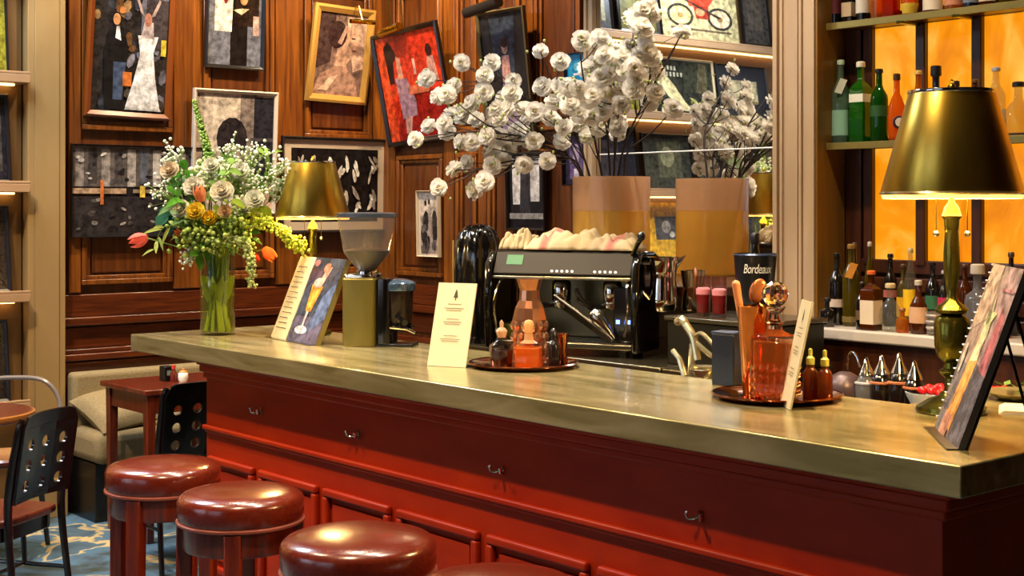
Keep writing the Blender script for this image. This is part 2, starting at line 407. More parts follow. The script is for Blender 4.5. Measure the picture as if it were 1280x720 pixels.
# pilaster at the end of the panelled wall
pl = MB(); pl.box((WL, Y_P0, 0), (WL+.08, Y_P1, CZ)); pl.box((WL+.08, Y_P0+.035, .25), (WL+.086, Y_P1-.035, CZ)); pl.box((WL, Y_P0-.01, 0), (WL+.1, Y_P1+.005, .2))
struct('trim_1', pl, 'plaster', 35, .006, 'plain tan pilaster at the end of the picture wall')

# --- picture ledges on the same wall, seen past the pilaster and in the mirror
LZ = (.62, 1.177, 1.736, 2.294, 2.852)
bk = MB(); bk.box((WL, .2, 0), (WL+.02, Y_P0-.012, CZ)); struct('trim_2', bk, pm('6e5028', .5), 0, 0, 'brown wood backing of the picture ledges')
for i, z in enumerate(LZ):
    place = ('lowest', 'second lowest', 'middle', 'second highest', 'highest')[i]
    t = thing('picture_ledge', 'pale wood picture ledge with a warm light strip beneath, %s of the five' % place, 'ledge', (WL+.02, .2, z))
    L = Y_P0-.012-.2
    MB().box((0, 0, -.045), (.13, L, 0)).build('shelf', pm('b08a62', .4), t, 35, .004)
    MB().box((.118, 0, 0), (.13, L, .014)).build('lip', pm('b08a62', .4), t, 35, .003)
    MB().box((.02, .05, -.054), (.04, L-.05, -.045)).build('light_strip', emat('ffc87a', 5), t, 0)

# --- mirror bay
MY, MX0, MX1 = 4.64, -4.92, -3.70
struct('wall_mirror_bay', MB().box((MX0, MY+.02, 0), (MX1, WB, CZ)), 'niche_wood', 0)
t = thing('wall_mirror', 'large wall mirror behind the blossom vase with a narrow pale frame', 'mirror', ((MX0+MX1)/2, MY, 1.3))
hw = (MX1-MX0)/2
MB().box((-hw, 0, 0), (hw, .018, .565)).build('pane', 'mirror', t, 0)
MB().box((-hw, 0, .57), (hw, .018, 2.0)).build('pane', 'mirror', t, 0)
MB().tube([(-hw+.06, -.004, .5675), (hw, -.004, .5675)], .003, 8).build('seam_rod', pm('f0eeea', .35), t)
fr = MB()
fr.box((-hw, -.03, 0), (-hw+.06, .0, 2.0)); fr.box((-hw+.012, -.042, 0), (-hw+.03, -.03, 2.0)); fr.box((hw-.02, -.02, 0), (hw, 0, 2.0)); fr.box((-hw, -.03, 2.0), (hw, .018, 2.06))
fr.build('frame', 'tan_trim', t, 35, .004)
struct('trim_3', MB().box((MX0, 4.12, 1.26), (MX1, MY+.02, 1.30)), 'niche_wood', 35, .006, 'dark ledge under the mirror')

# --- fluted tan pilaster between mirror and bottle niche
PX0, PX1, PY = -3.70, -3.49, 4.53
prof = [(PX0, WB), (PX0, PY)]
w = PX1-PX0
for a, b, d in ((.0, .10, 0), (.10, .16, .018), (.16, .22, .004), (.22, .56, .012), (.56, .62, .022), (.62, .68, .004), (.68, .74, .018), (.74, 1.0, .002)):
    prof += [(PX0+a*w, PY+d), (PX0+b*w, PY+d)]
prof += [(PX1, PY), (PX1, WB)]
pp = MB().prism(prof[::-1], 0, CZ); struct('trim_4', pp, 'tan_trim', 0, 0, 'fluted tan pilaster between the mirror and the lit bottle niche')

# --- bottle niche with backlit amber panels
NX0, NX1, NY = PX1, -1.25, 4.72
struct('trim_5', MB().box((NX0, PY+.02, 3.0), (NX1, NY+.03, CZ)), 'niche_wood', 0)
struct('trim_6', MB().box((NX1, PY, 0), (NX1+.2, WB, CZ)), 'tan_trim', 0)
nb = MB(); nb.box((NX0, NY+.03, 0), (NX1, WB, CZ))
wall_niche = struct('wall_niche', nb, 'niche_wood', 0, 0, 'wooden bottle niche with backlit amber panels')
struct('trim_7', MB().box((NX0, PY+.006, 1.157), (NX0+.012, NY-.006, 3.0)), 'niche_side', 0, 0, 'brass-toned left side of the bottle niche')
cols = [-3.342+.242*i for i in range(9)]
zr = ((1.41, 1.85), (1.89, 2.33), (2.39, 2.92))
for z0, z1 in zr:
    for x in cols[:-1]:
        MB().box((x, NY+.012, z0), (x+.2, NY+.03, z1)).build('amber_panel', 'amber', wall_niche, 0)
for x in [-3.342-.042]+[c+.2 for c in cols[:-1]]:
    MB().box((x, NY-.012, 1.39), (x+.042, NY+.03, 2.98)).build('mullion', 'niche_wood', wall_niche, 35, .004)
MB().box((NX0+.012, NY-.004, 1.156), (-3.40, NY+.03, 2.98)).build('corner_stile', 'niche_wood', wall_niche, 35, .004)
for z0, z1 in ((1.156, 1.2), (1.215, 1.27), (1.285, 1.34), (1.355, 1.41), (1.85, 1.89), (2.33, 2.39), (2.92, 2.98)):
    MB().box((-3.40, NY-.006, z0), (NX1, NY+.03, z1)).build('crossrail', 'niche_wood', wall_niche, 35, .005)
for z, nm in ((1.87, 'lower glass-edged bottle shelf above the back counter'), (2.35, 'upper bottle shelf across the amber panels')):
    t = thing('bottle_shelf', nm, 'shelf', (NX0+.012, NY-.006, z))
    Ls = NX1-NX0-.012
    MB().box((0, -.115, -.018), (Ls, 0, 0)).build('board', 'niche_wood', t, 35, .003)
    MB().box((0, -.122, -.024), (Ls, -.115, .004)).build('edge_strip', pm('9a8a4c', .3, .6), t, 35, .002)
    for x in (.33, .57, 1.05, 1.53):
        MB().box((x, -.124, -.03), (x+.03, 0, -.018)).build('bracket', 'brass_green', t, 35, .003)

# --- back counter below the niche, workbenches, under-bar station
t = thing('back_counter', 'back counter with pale grey edge carrying the spirit bottles', 'counter', (NX0+.004, 4.37, 0))
Lb = NX1-NX0-.004
MB().box((0, 0, 1.111), (Lb, .332, 1.156)).build('worktop', pm('b3aca4', .3), t, 35, .008)
MB().box((.02, .06, 0), (Lb, .332, 1.111)).build('cabinet_body', 'niche_wood', t, 35, .004)
t = thing('coffee_workbench', 'dark steel workbench under the coffee machine', 'counter', (-5.0, 3.78, 0))
MB().box((0, 0, .98), (1.38, .86, 1.02)).build('worktop', 'steel_dark', t, 35, .006)
MB().box((.02, .04, 0), (1.29, .84, .98)).build('cabinet_body', 'dark_steel', t, 35, .004)
t = thing('end_workbench', 'short steel bench under the steel bin', 'counter', (-3.61, 3.78, 0))
MB().box((0, 0, .98), (.36, .56, 1.02)).build('worktop', 'steel_dark', t, 35, .006)
MB().box((.01, .04, 0), (.35, .55, .98)).build('cabinet_body', 'dark_steel', t, 35, .004)
t = thing('speed_rail_bench', 'dark low bench under the back counter holding pourer bottles', 'counter', (-3.24, 3.72, 0))
MB().box((0, 0, .91), (.98, .64, .95)).build('worktop', 'dark_steel', t, 35, .005)
MB().box((.02, .04, 0), (.98, .64, .91)).build('cabinet_body', 'black', t, 35, .004)
t = thing('under_bar_station', 'stainless station behind the bar under the juicer', 'counter', (-4.4, 3.34, 0))
MB().box((0, 0, .83), (2.0, .30, .86)).build('worktop', 'steel_dark', t, 35, .004)
MB().box((.02, .02, 0), (1.98, .28, .83)).build('cabinet_body', 'dark_steel', t, 35, .004)

# ------------------------------------------------------------------ the bar
BX0, BX1, BYF, BYB, RXI, RYE = -5.564, -1.619, 2.592, 3.30, -2.225, 4.3
poly = [(BX0, BYF), (BX1, BYF), (BX1, RYE), (RXI, RYE), (RXI, BYB), (BX0, BYB)]
top = MB().prism(poly, ZC-.07, ZC).build('bar_counter_top', 'pewter', None, 35, .004)
tag(top, 'thick brushed pewter counter top running round the corner of the red bar', 'counter')
bar = thing('bar_cabinet', 'dark red lacquered bar with moulded panels and small bag hooks', 'bar', (BX0, BYF, 0))
def bw(mb, x0, y0, z0, x1, y1, z1): return mb.box((x0-BX0, y0-BYF, z0), (x1-BX0, y1-BYF, z1))
r = .12
BL = -5.12
b = MB(); bw(b, BL, BYF+r, 0, BX1-r, BYB-.03, ZC-.07); bw(b, RXI+.04, BYB-.03, 0, BX1-r, RYE-.02, ZC-.07)
b.build('body', 'bar_red', bar, 35, .003)
for z0, z1, d in ((.985, 1.01, .05), (.955, .985, .035), (.93, .955, .018)):
    c = MB(); p = [(BL, BYF+r-d), (BX1-r+d, BYF+r-d), (BX1-r+d, RYE-.02), (BX1-r, RYE-.02), (BX1-r, BYF+r), (BL, BYF+r)]
    c.prism([(x-BX0, y-BYF) for x, y in p], z0, z1); c.build('cornice', 'bar_red', bar, 35, .007)
for z0, z1, d in ((.722, .742, .022), (.71, .722, .01)):
    c = MB(); p = [(BL, BYF+r-d), (BX1-r+d, BYF+r-d), (BX1-r+d, RYE-.02), (BX1-r, RYE-.02), (BX1-r, BYF+r), (BL, BYF+r)]
    c.prism([(x-BX0, y-BYF) for x, y in p], z0, z1); c.build('bead', 'bar_red', bar, 35, .006)
edges = [-5.10, -4.70, -4.25, -3.80, -3.33, -2.84, -2.37, -1.90]
for x0, x1 in zip(edges, edges[1:]):
    a0, a1 = x0+.022, x1-.022; m = MB()
    z0, z1, w = .16, .622, .03
    for (p0, q0, p1, q1) in ((a0, z0, a1, z0+w), (a0, z1-w, a1, z1), (a0, z0+w, a0+w, z1-w), (a1-w, z0+w, a1, z1-w)):
        bw(m, p0, BYF+r-.024, q0, p1, BYF+r, q1)
    m.build('panel_moulding', 'bar_red', bar, 35, .009, 3)
    m = MB(); bw(m, a0+.05, BYF+r-.01, z0+.05, a1-.05, BYF+r, z1-.05); m.build('panel', 'bar_red', bar, 35, .006)
m = MB(); bw(m, BX1-r, BYF+r+.1, .16, BX1-r+.02, RYE-.1, .622); m.build('panel', 'bar_red', bar, 35, .008)
m = MB(); bw(m, BL-.01, BYF+r-.03, 0, BX1-r+.03, BYF+r, .12); m.build('plinth', 'bar_red', bar, 35, .006)
for (u, v) in ((327, 514), (448, 543), (629, 587), (877, 645)):
    p = onY(u, v, BYF+r); hk = MB()
    hk.cbox((0, -.002, 0), (.014, .004, .03))
    for s in (-1, 1):
        hk.tube(spline([(0, -.004, .004), (s*.012, -.018, -.006), (s*.022, -.03, -.004), (s*.025, -.036, .014)], 4), [.0035]*12+[.005], 7)
    o = hk.build('bag_hook', 'chrome', bar); o.location = (p.x-BX0, p.y-BYF, p.z); o['label'] = 'small double-pronged silver hook'
# ------------------------------------------------------------------ bar stools
def make_stool():
    t = thing('bar_stool', '', 'stool', group='red leather bar stools along the bar')
    R = .19
    s = MB().lathe([(0, .665), (R-.012, .665), (R-.004, .672), (R, .69), (R+.001, .73), (R-.004, .742), (R-.016, .752), (R-.045, .760), (.09, .767), (0, .770)], 48).build('cushion', 'leather_red', t, 60)
    MB().lathe([(R-.004, .664), (R+.003, .668), (R+.003, .674), (R-.004, .678)], 48).build('piping', pm('8c4a3c', .3), t, 60)
    MB().lathe([(R-.05, .59), (R-.02, .59), (R-.016, .6), (R-.016, .664), (R-.05, .664), (R-.05, .59)], 40).build('apron', 'stool_wood', t, 40)
    for k in range(4):
        a = PI/4+k*PI/2; X = Matrix.Rotation(a, 4, 'Z'); m = MB()
        lo, hi = .021, .025
        for z0, z1, w0, w1, o0, o1 in ((0, .664, lo, hi, .175, .165),):
            V = [(o0+sx*w0, sy*w0, z0) for sx, sy in ((-1,-1),(1,-1),(1,1),(-1,1))]+[(o1+sx*w1, sy*w1, z1) for sx, sy in ((-1,-1),(1,-1),(1,1),(-1,1))]
            m.add(V, [(0,3,2,1),(4,5,6,7),(0,1,5,4),(1,2,6,5),(2,3,7,6),(3,0,4,7)], 0, X)
        m.build('leg', 'stool_wood', t, 35, .004)
    m = MB().lathe([(.150, .22), (.158, .22), (.158, .245), (.150, .245), (.150, .22)], 32); m.build('foot_ring', 'brass', t, 30)
    return t
stool = make_stool()
sp = []
for u, z in ((204, 4.72), (301, 4.25), (448, 3.55), (622, 3.24)):
    rx, ry = ray(u); sp.append((z*rx, z*ry))
sl = ('oxblood leather bar stool furthest along, beside the dark table', 'oxblood leather bar stool second from the far end of the bar',
      'oxblood leather bar stool with the bluest window sheen on its seat', 'nearest oxblood bar stool, only its seat edge in view')
stool.location = (*sp[0], 0); stool.rotation_euler.z = math.radians(-12); stool['label'] = sl[0]
dup(stool, (*sp[1], 0), math.radians(8), sl[1]); dup(stool, (*sp[2], 0), math.radians(20), sl[2], sc=1.04); dup(stool, (*sp[3], 0), 0, sl[3])

# ------------------------------------------------------------------ cafe chairs
def perforated_back(w_cols, h_rows, hole_r, th, z0, curve):
    mb = MB(); W = sum(c for c, _ in w_cols); n = 16
    def cv(y): return -curve*(1-(2*y/W)**2)
    z = z0
    for h, hrow in h_rows:
        y = -W/2
        for w, hcol in w_cols:
            yc, zc = y+w/2, z+h/2
            if hrow and hcol:
                sq = []
                for i in range(n):
                    a = 2*PI*i/n; cx, sy = math.cos(a), math.sin(a); k = 1/max(abs(cx), abs(sy)); sq.append((yc+cx*k*w/2, zc+sy*k*h/2))
                ci = [(yc+hole_r*math.cos(2*PI*i/n), zc+hole_r*math.sin(2*PI*i/n)) for i in range(n)]
                V = []
                for x in (0, th):
                    V += [(cv(p[0])+x, p[0], p[1]) for p in sq]+[(cv(p[0])+x, p[0], p[1]) for p in ci]
                Fc = []
                for i in range(n):
                    j = (i+1) % n
                    Fc += [(i, n+i, n+j, j), (2*n+i, 2*n+j, 3*n+j, 3*n+i), (n+i, 3*n+i, 3*n+j, n+j)]
                mb.add(V, Fc)
            else:
                V = [(cv(a)+x, a, b) for x in (0, th) for a, b in ((y, z), (y+w, z), (y+w, z+h), (y, z+h))]
                mb.add(V, [(0,3,2,1),(4,5,6,7),(0,1,5,4),(1,2,6,5),(2,3,7,6),(3,0,4,7)])
            y += w
        z += h
    # curved cap with rounded corners closing the top
    N = 14; V = []
    for x in (0, th):
        for i in range(N+1):
            yy = -W/2+W*i/N; e = 1-abs(2*yy/W); top = .05*min(1, math.sqrt(max(0, 1-(1-min(1, e/.3))**2)))
            V += [(cv(yy)+x, yy, z), (cv(yy)+x, yy, z+top+.001)]
    Fc = []; S = 2*(N+1)
    for i in range(N):
        a, b_, c, d = 2*i, 2*i+1, 2*i+3, 2*i+2
        Fc += [(a, b_, c, d), (S+a, S+d, S+c, S+b_), (b_, S+b_, S+c, c)]
    mb.add(V, Fc); return mb
def make_chair():
    """faces local -x; the back stands at +x"""
    t = thing('cafe_chair', '', 'chair', group='dark cafe chairs with perforated backs')
    MB().prism(rrect(-.42, -.2, -.01, .2, .07, 5), .425, .455).build('seat', 'furn_wood', t, 35, .008)
    MB().prism(rrect(-.40, -.18, -.03, .18, .06, 5), .365, .424).build('seat_rail', 'black_wood', t, 35, .004)
    for s in (-1, 1):
        MB().tube([(-.38, s*.165, .42), (-.40, s*.18, 0)], [.018, .013], 10).build('leg', 'black_wood', t)
        MB().tube(spline([(.05, s*.185, 0), (.0, s*.175, .42), (.012, s*.178, .6), (.05, s*.178, .80), (.06, s*.168, .85)], 5), [.013+.0006*i for i in range(10)]+[.019-.0006*i for i in range(11)], 10).build('rear_post', 'black_wood', t)
        MB().tube([(-.39, s*.17, .2), (.028, s*.178, .2)], .009, 8).build('stretcher', 'black_wood', t)
    MB().tube([(-.18, -.174, .2), (-.18, .174, .2)], .009, 8).build('stretcher', 'black_wood', t)
    pb = perforated_back([(.018, 0), (.107, 1), (.107, 1), (.107, 1), (.018, 0)], [(.02, 0), (.082, 1), (.082, 1), (.082, 1), (.03, 0)], .024, .012, .52, .02)
    X = Matrix.Translation((.022, 0, 0)) @ Matrix.Translation((0, 0, .52)) @ Matrix.Rotation(math.radians(9), 4, 'Y') @ Matrix.Translation((0, 0, -.52))
    pb.v = [tuple(X @ Vector(p)) for p in pb.v]
    pb.build('backrest', 'black_wood', t, 40)
    return t
chair = make_chair()
chair.scale = (.95, .95, .97); chair.location = (-5.30, 2.08, 0); chair.rotation_euler.z = math.radians(33); chair['label'] = 'black cafe chair with perforated back at the round table, left edge'
dup(chair, (-5.72, 2.96, 0), math.radians(2), 'black cafe chair with perforated back between the square table and the bar')
# bentwood armchair behind the round table
t = thing('bentwood_chair', 'thin hoop-backed chair rising behind the round table', 'chair', (-6.52, 2.40, 0), math.radians(141))
MB().lathe([(0, .43), (.18, .43), (.19, .44), (.19, .455), (.18, .465), (0, .465)], 28).build('seat', 'furn_wood', t, 40)
hp = spline([(.16, -.2, .46), (.2, -.21, .66), (.21, -.14, .775), (.22, 0, .795), (.21, .14, .775), (.2, .21, .66), (.16, .2, .46)], 5)
MB().tube(hp, .011, 10).build('hoop', pm('8a8078', .25, .3, .3), t)
for sx, sy in ((-1,-1),(-1,1),(1,-1),(1,1)): MB().tube([(sx*.12, sy*.12, .44), (sx*.17, sy*.16, 0)], [.016, .012], 8).build('leg', 'black_wood', t)

# ------------------------------------------------------------------ tables
t = thing('round_table', 'small round wooden cafe table at the left edge', 'table', (-6.02, 2.06, 0))
MB().lathe([(0, .715), (.265, .715), (.28, .722), (.28, .742), (.272, .75), (0, .75)], 48).build('table_top', 'furn_wood', t, 40)
MB().lathe([(.268, .7505), (.281, .747), (.283, .736), (.281, .725), (.278, .722)], 48).build('edge_band', pm('a2662e', .3, 0, .3), t, 50)
MB().lathe([(0, .0), (.2, .0), (.2, .015), (.06, .035), (.035, .06), (.028, .35), (.034, .68), (.1, .714), (0, .714)], 24).build('pedestal', 'black', t, 40)
TX0, TX1, TY0, TY1 = -6.73, -6.22, 2.97, 3.53
t = thing('square_table', 'dark wooden square table in front of the beige bench', 'table', ((TX0+TX1)/2, (TY0+TY1)/2, 0))
a, b_ = (TX1-TX0)/2, (TY1-TY0)/2
MB().box((-a, -b_, .715), (a, b_, .742)).build('table_top', 'furn_wood', t, 35, .005)
ap = MB(); ap.box((-a+.03, -b_+.03, .62), (a-.03, -b_+.05, .715)); ap.box((-a+.03, b_-.05, .62), (a-.03, b_-.03, .715)); ap.box((-a+.03, -b_+.05, .62), (-a+.05, b_-.05, .715)); ap.box((a-.05, -b_+.05, .62), (a-.03, b_-.05, .715))
ap.build('apron', 'furn_wood', t, 35, .003)
for sx in (-1, 1):
    for sy in (-1, 1):
        m = MB(); x, y = sx*(a-.045), sy*(b_-.045)
        V = [(x+p*.017, y+q*.017, 0) for p, q in ((-1,-1),(1,-1),(1,1),(-1,1))]+[(x+p*.024, y+q*.024, .715) for p, q in ((-1,-1),(1,-1),(1,1),(-1,1))]
        m.add(V, [(0,3,2,1),(4,5,6,7),(0,1,5,4),(1,2,6,5),(2,3,7,6),(3,0,4,7)]); m.build('leg', 'furn_wood', t, 35, .003)
p = onZ(208, 476, .742)
t = thing('menu_holder', 'small black cube holder on the square table', 'holder', p)
MB().box((-.03, -.025, 0), (.03, .025, .075)).build('block', 'black', t, 35, .004)
MB().box((.031, -.012, .03), (.0315, .012, .055)).build('card', pm('6d7f78', .4), t, 0)
p = onZ(217, 477, .742)
t = thing('sauce_bottle', 'little red-capped bottle on the square table', 'bottle', p)
MB().lathe([(0, 0), (.017, 0), (.018, .01), (.018, .04), (.009, .055), (.008, .064), (0, .064)], 14).build('body', pm('5a1a10', .2), t, 50)
MB().lathe([(0, .064), (.011, .064), (.011, .082), (0, .084)], 14).build('cap', pm('c63a2c', .4), t, 40)
p = onZ(229, 477, .742)
t = thing('sugar_pot', 'small white sugar pot on the square table', 'pot', p)
MB().lathe([(0, 0), (.02, 0), (.026, .02), (.024, .042), (.02, .046), (0, .046)], 16).build('body', 'white', t, 50)
MB().lathe([(.021, .0465), (.018, .054), (.006, .058), (.006, .066), (0, .069)], 16).build('lid', pm('c9803c', .4), t, 50)

# ------------------------------------------------------------------ bench with cushion
t = thing('banquette', 'beige upholstered banquette along the panelled wall', 'bench', (-7.17, 2.975, 0))
LB = 1.9
MB().box((0, 0, .30), (.40, LB, .47)).build('seat', 'bench_fabric', t, 40, .05, 4)
MB().box((0, 0, .40), (.10, LB, .745)).build('backrest', 'bench_fabric', t, 40, .025, 4)
MB().box((0, .02, .0), (.33, LB, .30)).build('base', 'black', t, 35, .004)
def pillow(name, label, loc, rot, w, h, d):
    mb = MB(); n = 14; V = []; Fc = []
    for s in (1, -1):
        for i in range(n+1):
            for j in range(n+1):
                x, y = 2*i/n-1, 2*j/n-1
                th = ((1-x**4)*(1-y**4))**.5
                pin = 1-.10*(1-abs(x))*abs(y)**3-.0
                V.append((x*w/2*(1-.07*(1-y*y)*abs(x)**3), y*h/2*(1-.07*(1-x*x)*abs(y)**3), s*th*d/2))
    N = (n+1)**2
    for i in range(n):
        for j in range(n):
            q = (i*(n+1)+j, (i+1)*(n+1)+j, (i+1)*(n+1)+j+1, i*(n+1)+j+1)
            Fc.append(q); Fc.append(tuple(N+k for k in q[::-1]))
    o = mb.add(V, Fc).build(name, 'bench_fabric', None, 60); o.location = loc; o.rotation_euler = rot
    tag(o, label, 'cushion'); return o
pillow('cushion', 'beige cushion lying slumped on the banquette beside the table leg', (-6.95, 3.16, .555), (math.radians(8), math.radians(24), math.radians(10)), .34, .36, .13)
pillow('cushion', 'beige cushion on the banquette behind the square table', (-6.96, 3.62, .555), (0, math.radians(28), math.radians(-8)), .34, .36, .13)

# ------------------------------------------------------------------ brass table lamps
def make_lamp(name):
    t = thing(name, '', 'lamp', group='brass table lamps on the bar')
    MB().lathe([(0, 0), (.088, 0), (.092, .006), (.09, .016), (.075, .024), (.06, .034), (.034, .044), (.026, .055), (0, .055)], 32).build('base', 'brass_green', t, 40)
    MB().lathe([(0, .055), (.02, .055), (.018, .09), (.03, .1), (.034, .108), (.022, .116), (.02, .13), (.036, .145), (.044, .175), (.046, .235), (.04, .25), (.026, .256)], 28).build('urn', 'brass_green', t, 40)
    MB().lathe([(.026, .256), (.04, .262), (.042, .27), (.034, .28), (.018, .292), (.012, .305), (.015, .33), (.021, .37), (.021, .42), (.018, .47), (.02, .505), (.027, .515), (.024, .522), (0, .522)], 28).build('stem', 'brass_green', t, 40)
    MB().lathe([(0, .522), (.024, .522), (.019, .537), (.009, .55), (.006, .565), (.006, .84), (0, .84)], 20).build('socket', 'brass', t, 40)
    rb, rt, z0, z1 = .180, .108, .572, .842
    MB().lathe([(rb, z0), (rb+.002, z0+.004), (rt+.002, z1-.006), (rt, z1), (rt-.006, z1-.002)], 64).build('lamp_shade', 'shade_brass', t, 50)
    MB().lathe([(rb-.001, z0), (rt-.004, z1-.006), (0.02, z1-.008)], 64).build('shade_lining', pm('f4ead2', .6), t, 50)
    MB().lathe([(rt+.002, z1-.008), (rt+.005, z1-.004), (rt+.003, z1+.002), (rt-.004, z1+.001)], 64).build('top_rim', 'chrome', t, 60)
    MB().lathe([(rb+.001, z0-.002), (rb+.005, z0+.002), (rb+.003, z0+.006), (rb-.002, z0+.004)], 64).build('bottom_rim', pm('cbbd8e', .2, .9), t, 60)
    MB().lathe([(rb-.004, z0-.012), (rb-.001, z0-.002), (rb-.006, z0-.001), (rb-.007, z0-.012), (rb-.004, z0-.012)], 64).build('diffuser_lip', petal_material('fff4dc'), t, 50)
    MB().lathe([(0, .845), (.012, .848), (.01, .857), (.004, .862), (.007, .868), (0, .874)], 14).build('finial', 'brass', t, 50)
    MB().ball((0, 0, .66), (.032, .032, .045), 16, 10).build('bulb', emat('ffd9a0', 14), t, 60)
    for s in (-1, 1):
        x, y = s*.041*RX, s*.041*RY
        c = MB().tube([(0, 0, .585), (x*.6, y*.6, .58), (x, y, .57), (x, y, .475)], .0014, 6).build('pull_chain', 'brass', t)
        MB().ball((x, y, .468), .0085, 12, 8).build('chain_ball', pm('cfc6a8', .2, .9), c, 60)
    return t
def lamp_light(root, s, power):
    l = bpy.data.lights.new('lamp_glow', 'POINT'); l.energy = power; l.color = (1, .64, .26); l.shadow_soft_size = .03
    o = bpy.data.objects.new('lamp_glow', l); COL.objects.link(o); o.parent = root; o.location = (0, 0, .605)
lamp = make_lamp('table_lamp')
lamp.location = (-2.058, 3.25, ZC); lamp['label'] = 'tall brass table lamp with pull chains at the near corner of the bar'
lp = onZ(391, 418, ZC)
lamp2 = dup(lamp, (lp.x, lp.y, ZC), 0, 'brass table lamp behind the open menu at the far end of the bar', sc=.865)
lamp_light(lamp, 1, 34); lamp_light(lamp2, .865, 16)
# ------------------------------------------------------------------ pictures
def picture(name, label, w, h, loc, rz, fw, fmat, mw, mmat, prints, tilt=0, roll=0, fd=.028, cat='picture', group=None):
    """root at the middle of the lower back edge; local x to the viewer's right, -y towards the viewer"""
    t = thing(name, label, cat, loc, rz, group); t.rotation_euler = (tilt, roll, rz)
    f = MB(); hw = w/2
    if fw > 0:
        o = [(-hw, 0), (hw, 0), (hw, h), (-hw, h)]; i_ = [(-hw+fw, fw), (hw-fw, fw), (hw-fw, h-fw), (-hw+fw, h-fw)]
        m_ = [(-hw+fw*.35, fw*.35), (hw-fw*.35, fw*.35), (hw-fw*.35, h-fw*.35), (-hw+fw*.35, h-fw*.35)]
        V = [(x, 0, z) for x, z in o]+[(x, -fd*.8, z) for x, z in o]+[(x, -fd, z) for x, z in m_]+[(x, -fd*.55, z) for x, z in i_]+[(x, -.004, z) for x, z in i_]
        Fc = []
        for a in range(4):
            c = (a+1) % 4
            for L in range(4): Fc.append((L*4+a, L*4+c, (L+1)*4+c, (L+1)*4+a))
        f.add(V, Fc).build('frame', fmat, t, 30)
    MB().box((-hw+fw*.8, -.006, fw*.8), (hw-fw*.8, -.001, h-fw*.8)).build('mount' if mw > 0 else 'backing', mmat, t, 0)
    x0, x1, z0, z1 = -hw+fw+mw, hw-fw-mw, fw+mw, h-fw-mw
    pmesh = MB(); mats = []; idx = {}
    for k, (c, poly) in enumerate(prints):
        if c not in idx: idx[c] = len(mats); mats.append(prt(c))
        V = [(x0+max(0, min(1, x))*(x1-x0), -.0065-.00025*k, z0+max(0, min(1, y))*(z1-z0)) for x, y in poly]
        n = len(V); pmesh.add(V, [tuple(range(n))], idx[c])
    pmesh.build('print', mats, t, 0)
    return t
FULL = [(0, 0), (1, 0), (1, 1), (0, 1)]
def R_(x0, y0, x1, y1): return [(x0, y0), (x1, y0), (x1, y1), (x0, y1)]
def blot(n, cols, x0, y0, x1, y1, r0=.02, r1=.06, seed=1):
    g = random.Random(seed); return [(g.choice(cols), el(g.uniform(x0, x1), g.uniform(y0, y1), g.uniform(r0, r1), g.uniform(r0, r1), 7, g.uniform(0, 3))) for _ in range(n)]
def hang_left(u0, v0, u1, v1, o=.036):
    X = WL+o; a, b = onX(u0, 258, X).y, onX(u1, 258, X).y; um = (u0+u1)/2
    zt, zb = onX(um, v0, X).z, onX(um, v1, X).z
    return b-a, zt-zb, (X, (a+b)/2, zb)
def hang_back(u0, v0, u1, v1, o=.036):
    Y = WB-o; a, b = onY(u0, 258, Y).x, onY(u1, 258, Y).x; um = (u0+u1)/2
    zt, zb = onY(um, v0, Y).z, onY(um, v1, Y).z
    return b-a, zt-zb, ((a+b)/2, Y, zb)
RL = PI/2
wood_frame = pm('7a3d10', .3, 0, .4); black_frame = pm('120e0d', .3, 0, .3); gold_frame = pm('c79a4c', .35, .3); white_frame = pm('cdbba2', .4)
# bride and groom
w, h, loc = hang_left(103, -14, 211, 148)
picture('framed_photograph', 'wood-framed colour photograph of a white gown beside a dark suit', w, h, loc, RL, .035, wood_frame, 0, 'black',
 [('2a2523', FULL)]+blot(40, ['4a4038', '5c5a62', '6b4a2c', '34363e', '8a6a44', '1a1716', '777682'], .03, .05, .97, .95, .03, .09, 3)+
 [('5a5a66', [(.62, .6), (.98, .6), (.98, 1), (.62, 1)]), ('3b3436', R_(.68, .55, .98, .98)), ('141212', [(.17, .02), (.42, .02), (.46, .55), (.38, .72), (.2, .7), (.14, .5)]),
  ('3d4a60', [(.28, .1), (.4, .1), (.44, .42), (.27, .42)]), ('e8e0d8', [(.28, .62), (.36, .6), (.33, .72), (.29, .72)]), ('c48a5a', el(.29, .78, .05, .05)), ('b87038', el(.36, .86, .04, .03)),
  ('e6e2dc', [(.45, .04), (.92, .04), (.84, .3), (.8, .52), (.86, .66), (.58, .66), (.62, .5), (.55, .28)]), ('b9a8a4', [(.62, .64), (.8, .64), (.78, .78), (.66, .78)]), ('a5705a', el(.71, .8, .05, .06)),
  ('a89088', [(.74, .82), (.8, .84), (.88, .97), (.85, .98)]), ('a89088', [(.66, .82), (.6, .86), (.54, .97), (.57, .98)]), ('ccb23a', R_(.9, .5, .97, .64)), ('b5652c', R_(.4, .22, .52, .34)), ('d6d2cc', [(.44, .02), (.94, .02), (.88, .08), (.5, .08)])], math.radians(4), math.radians(1.2))
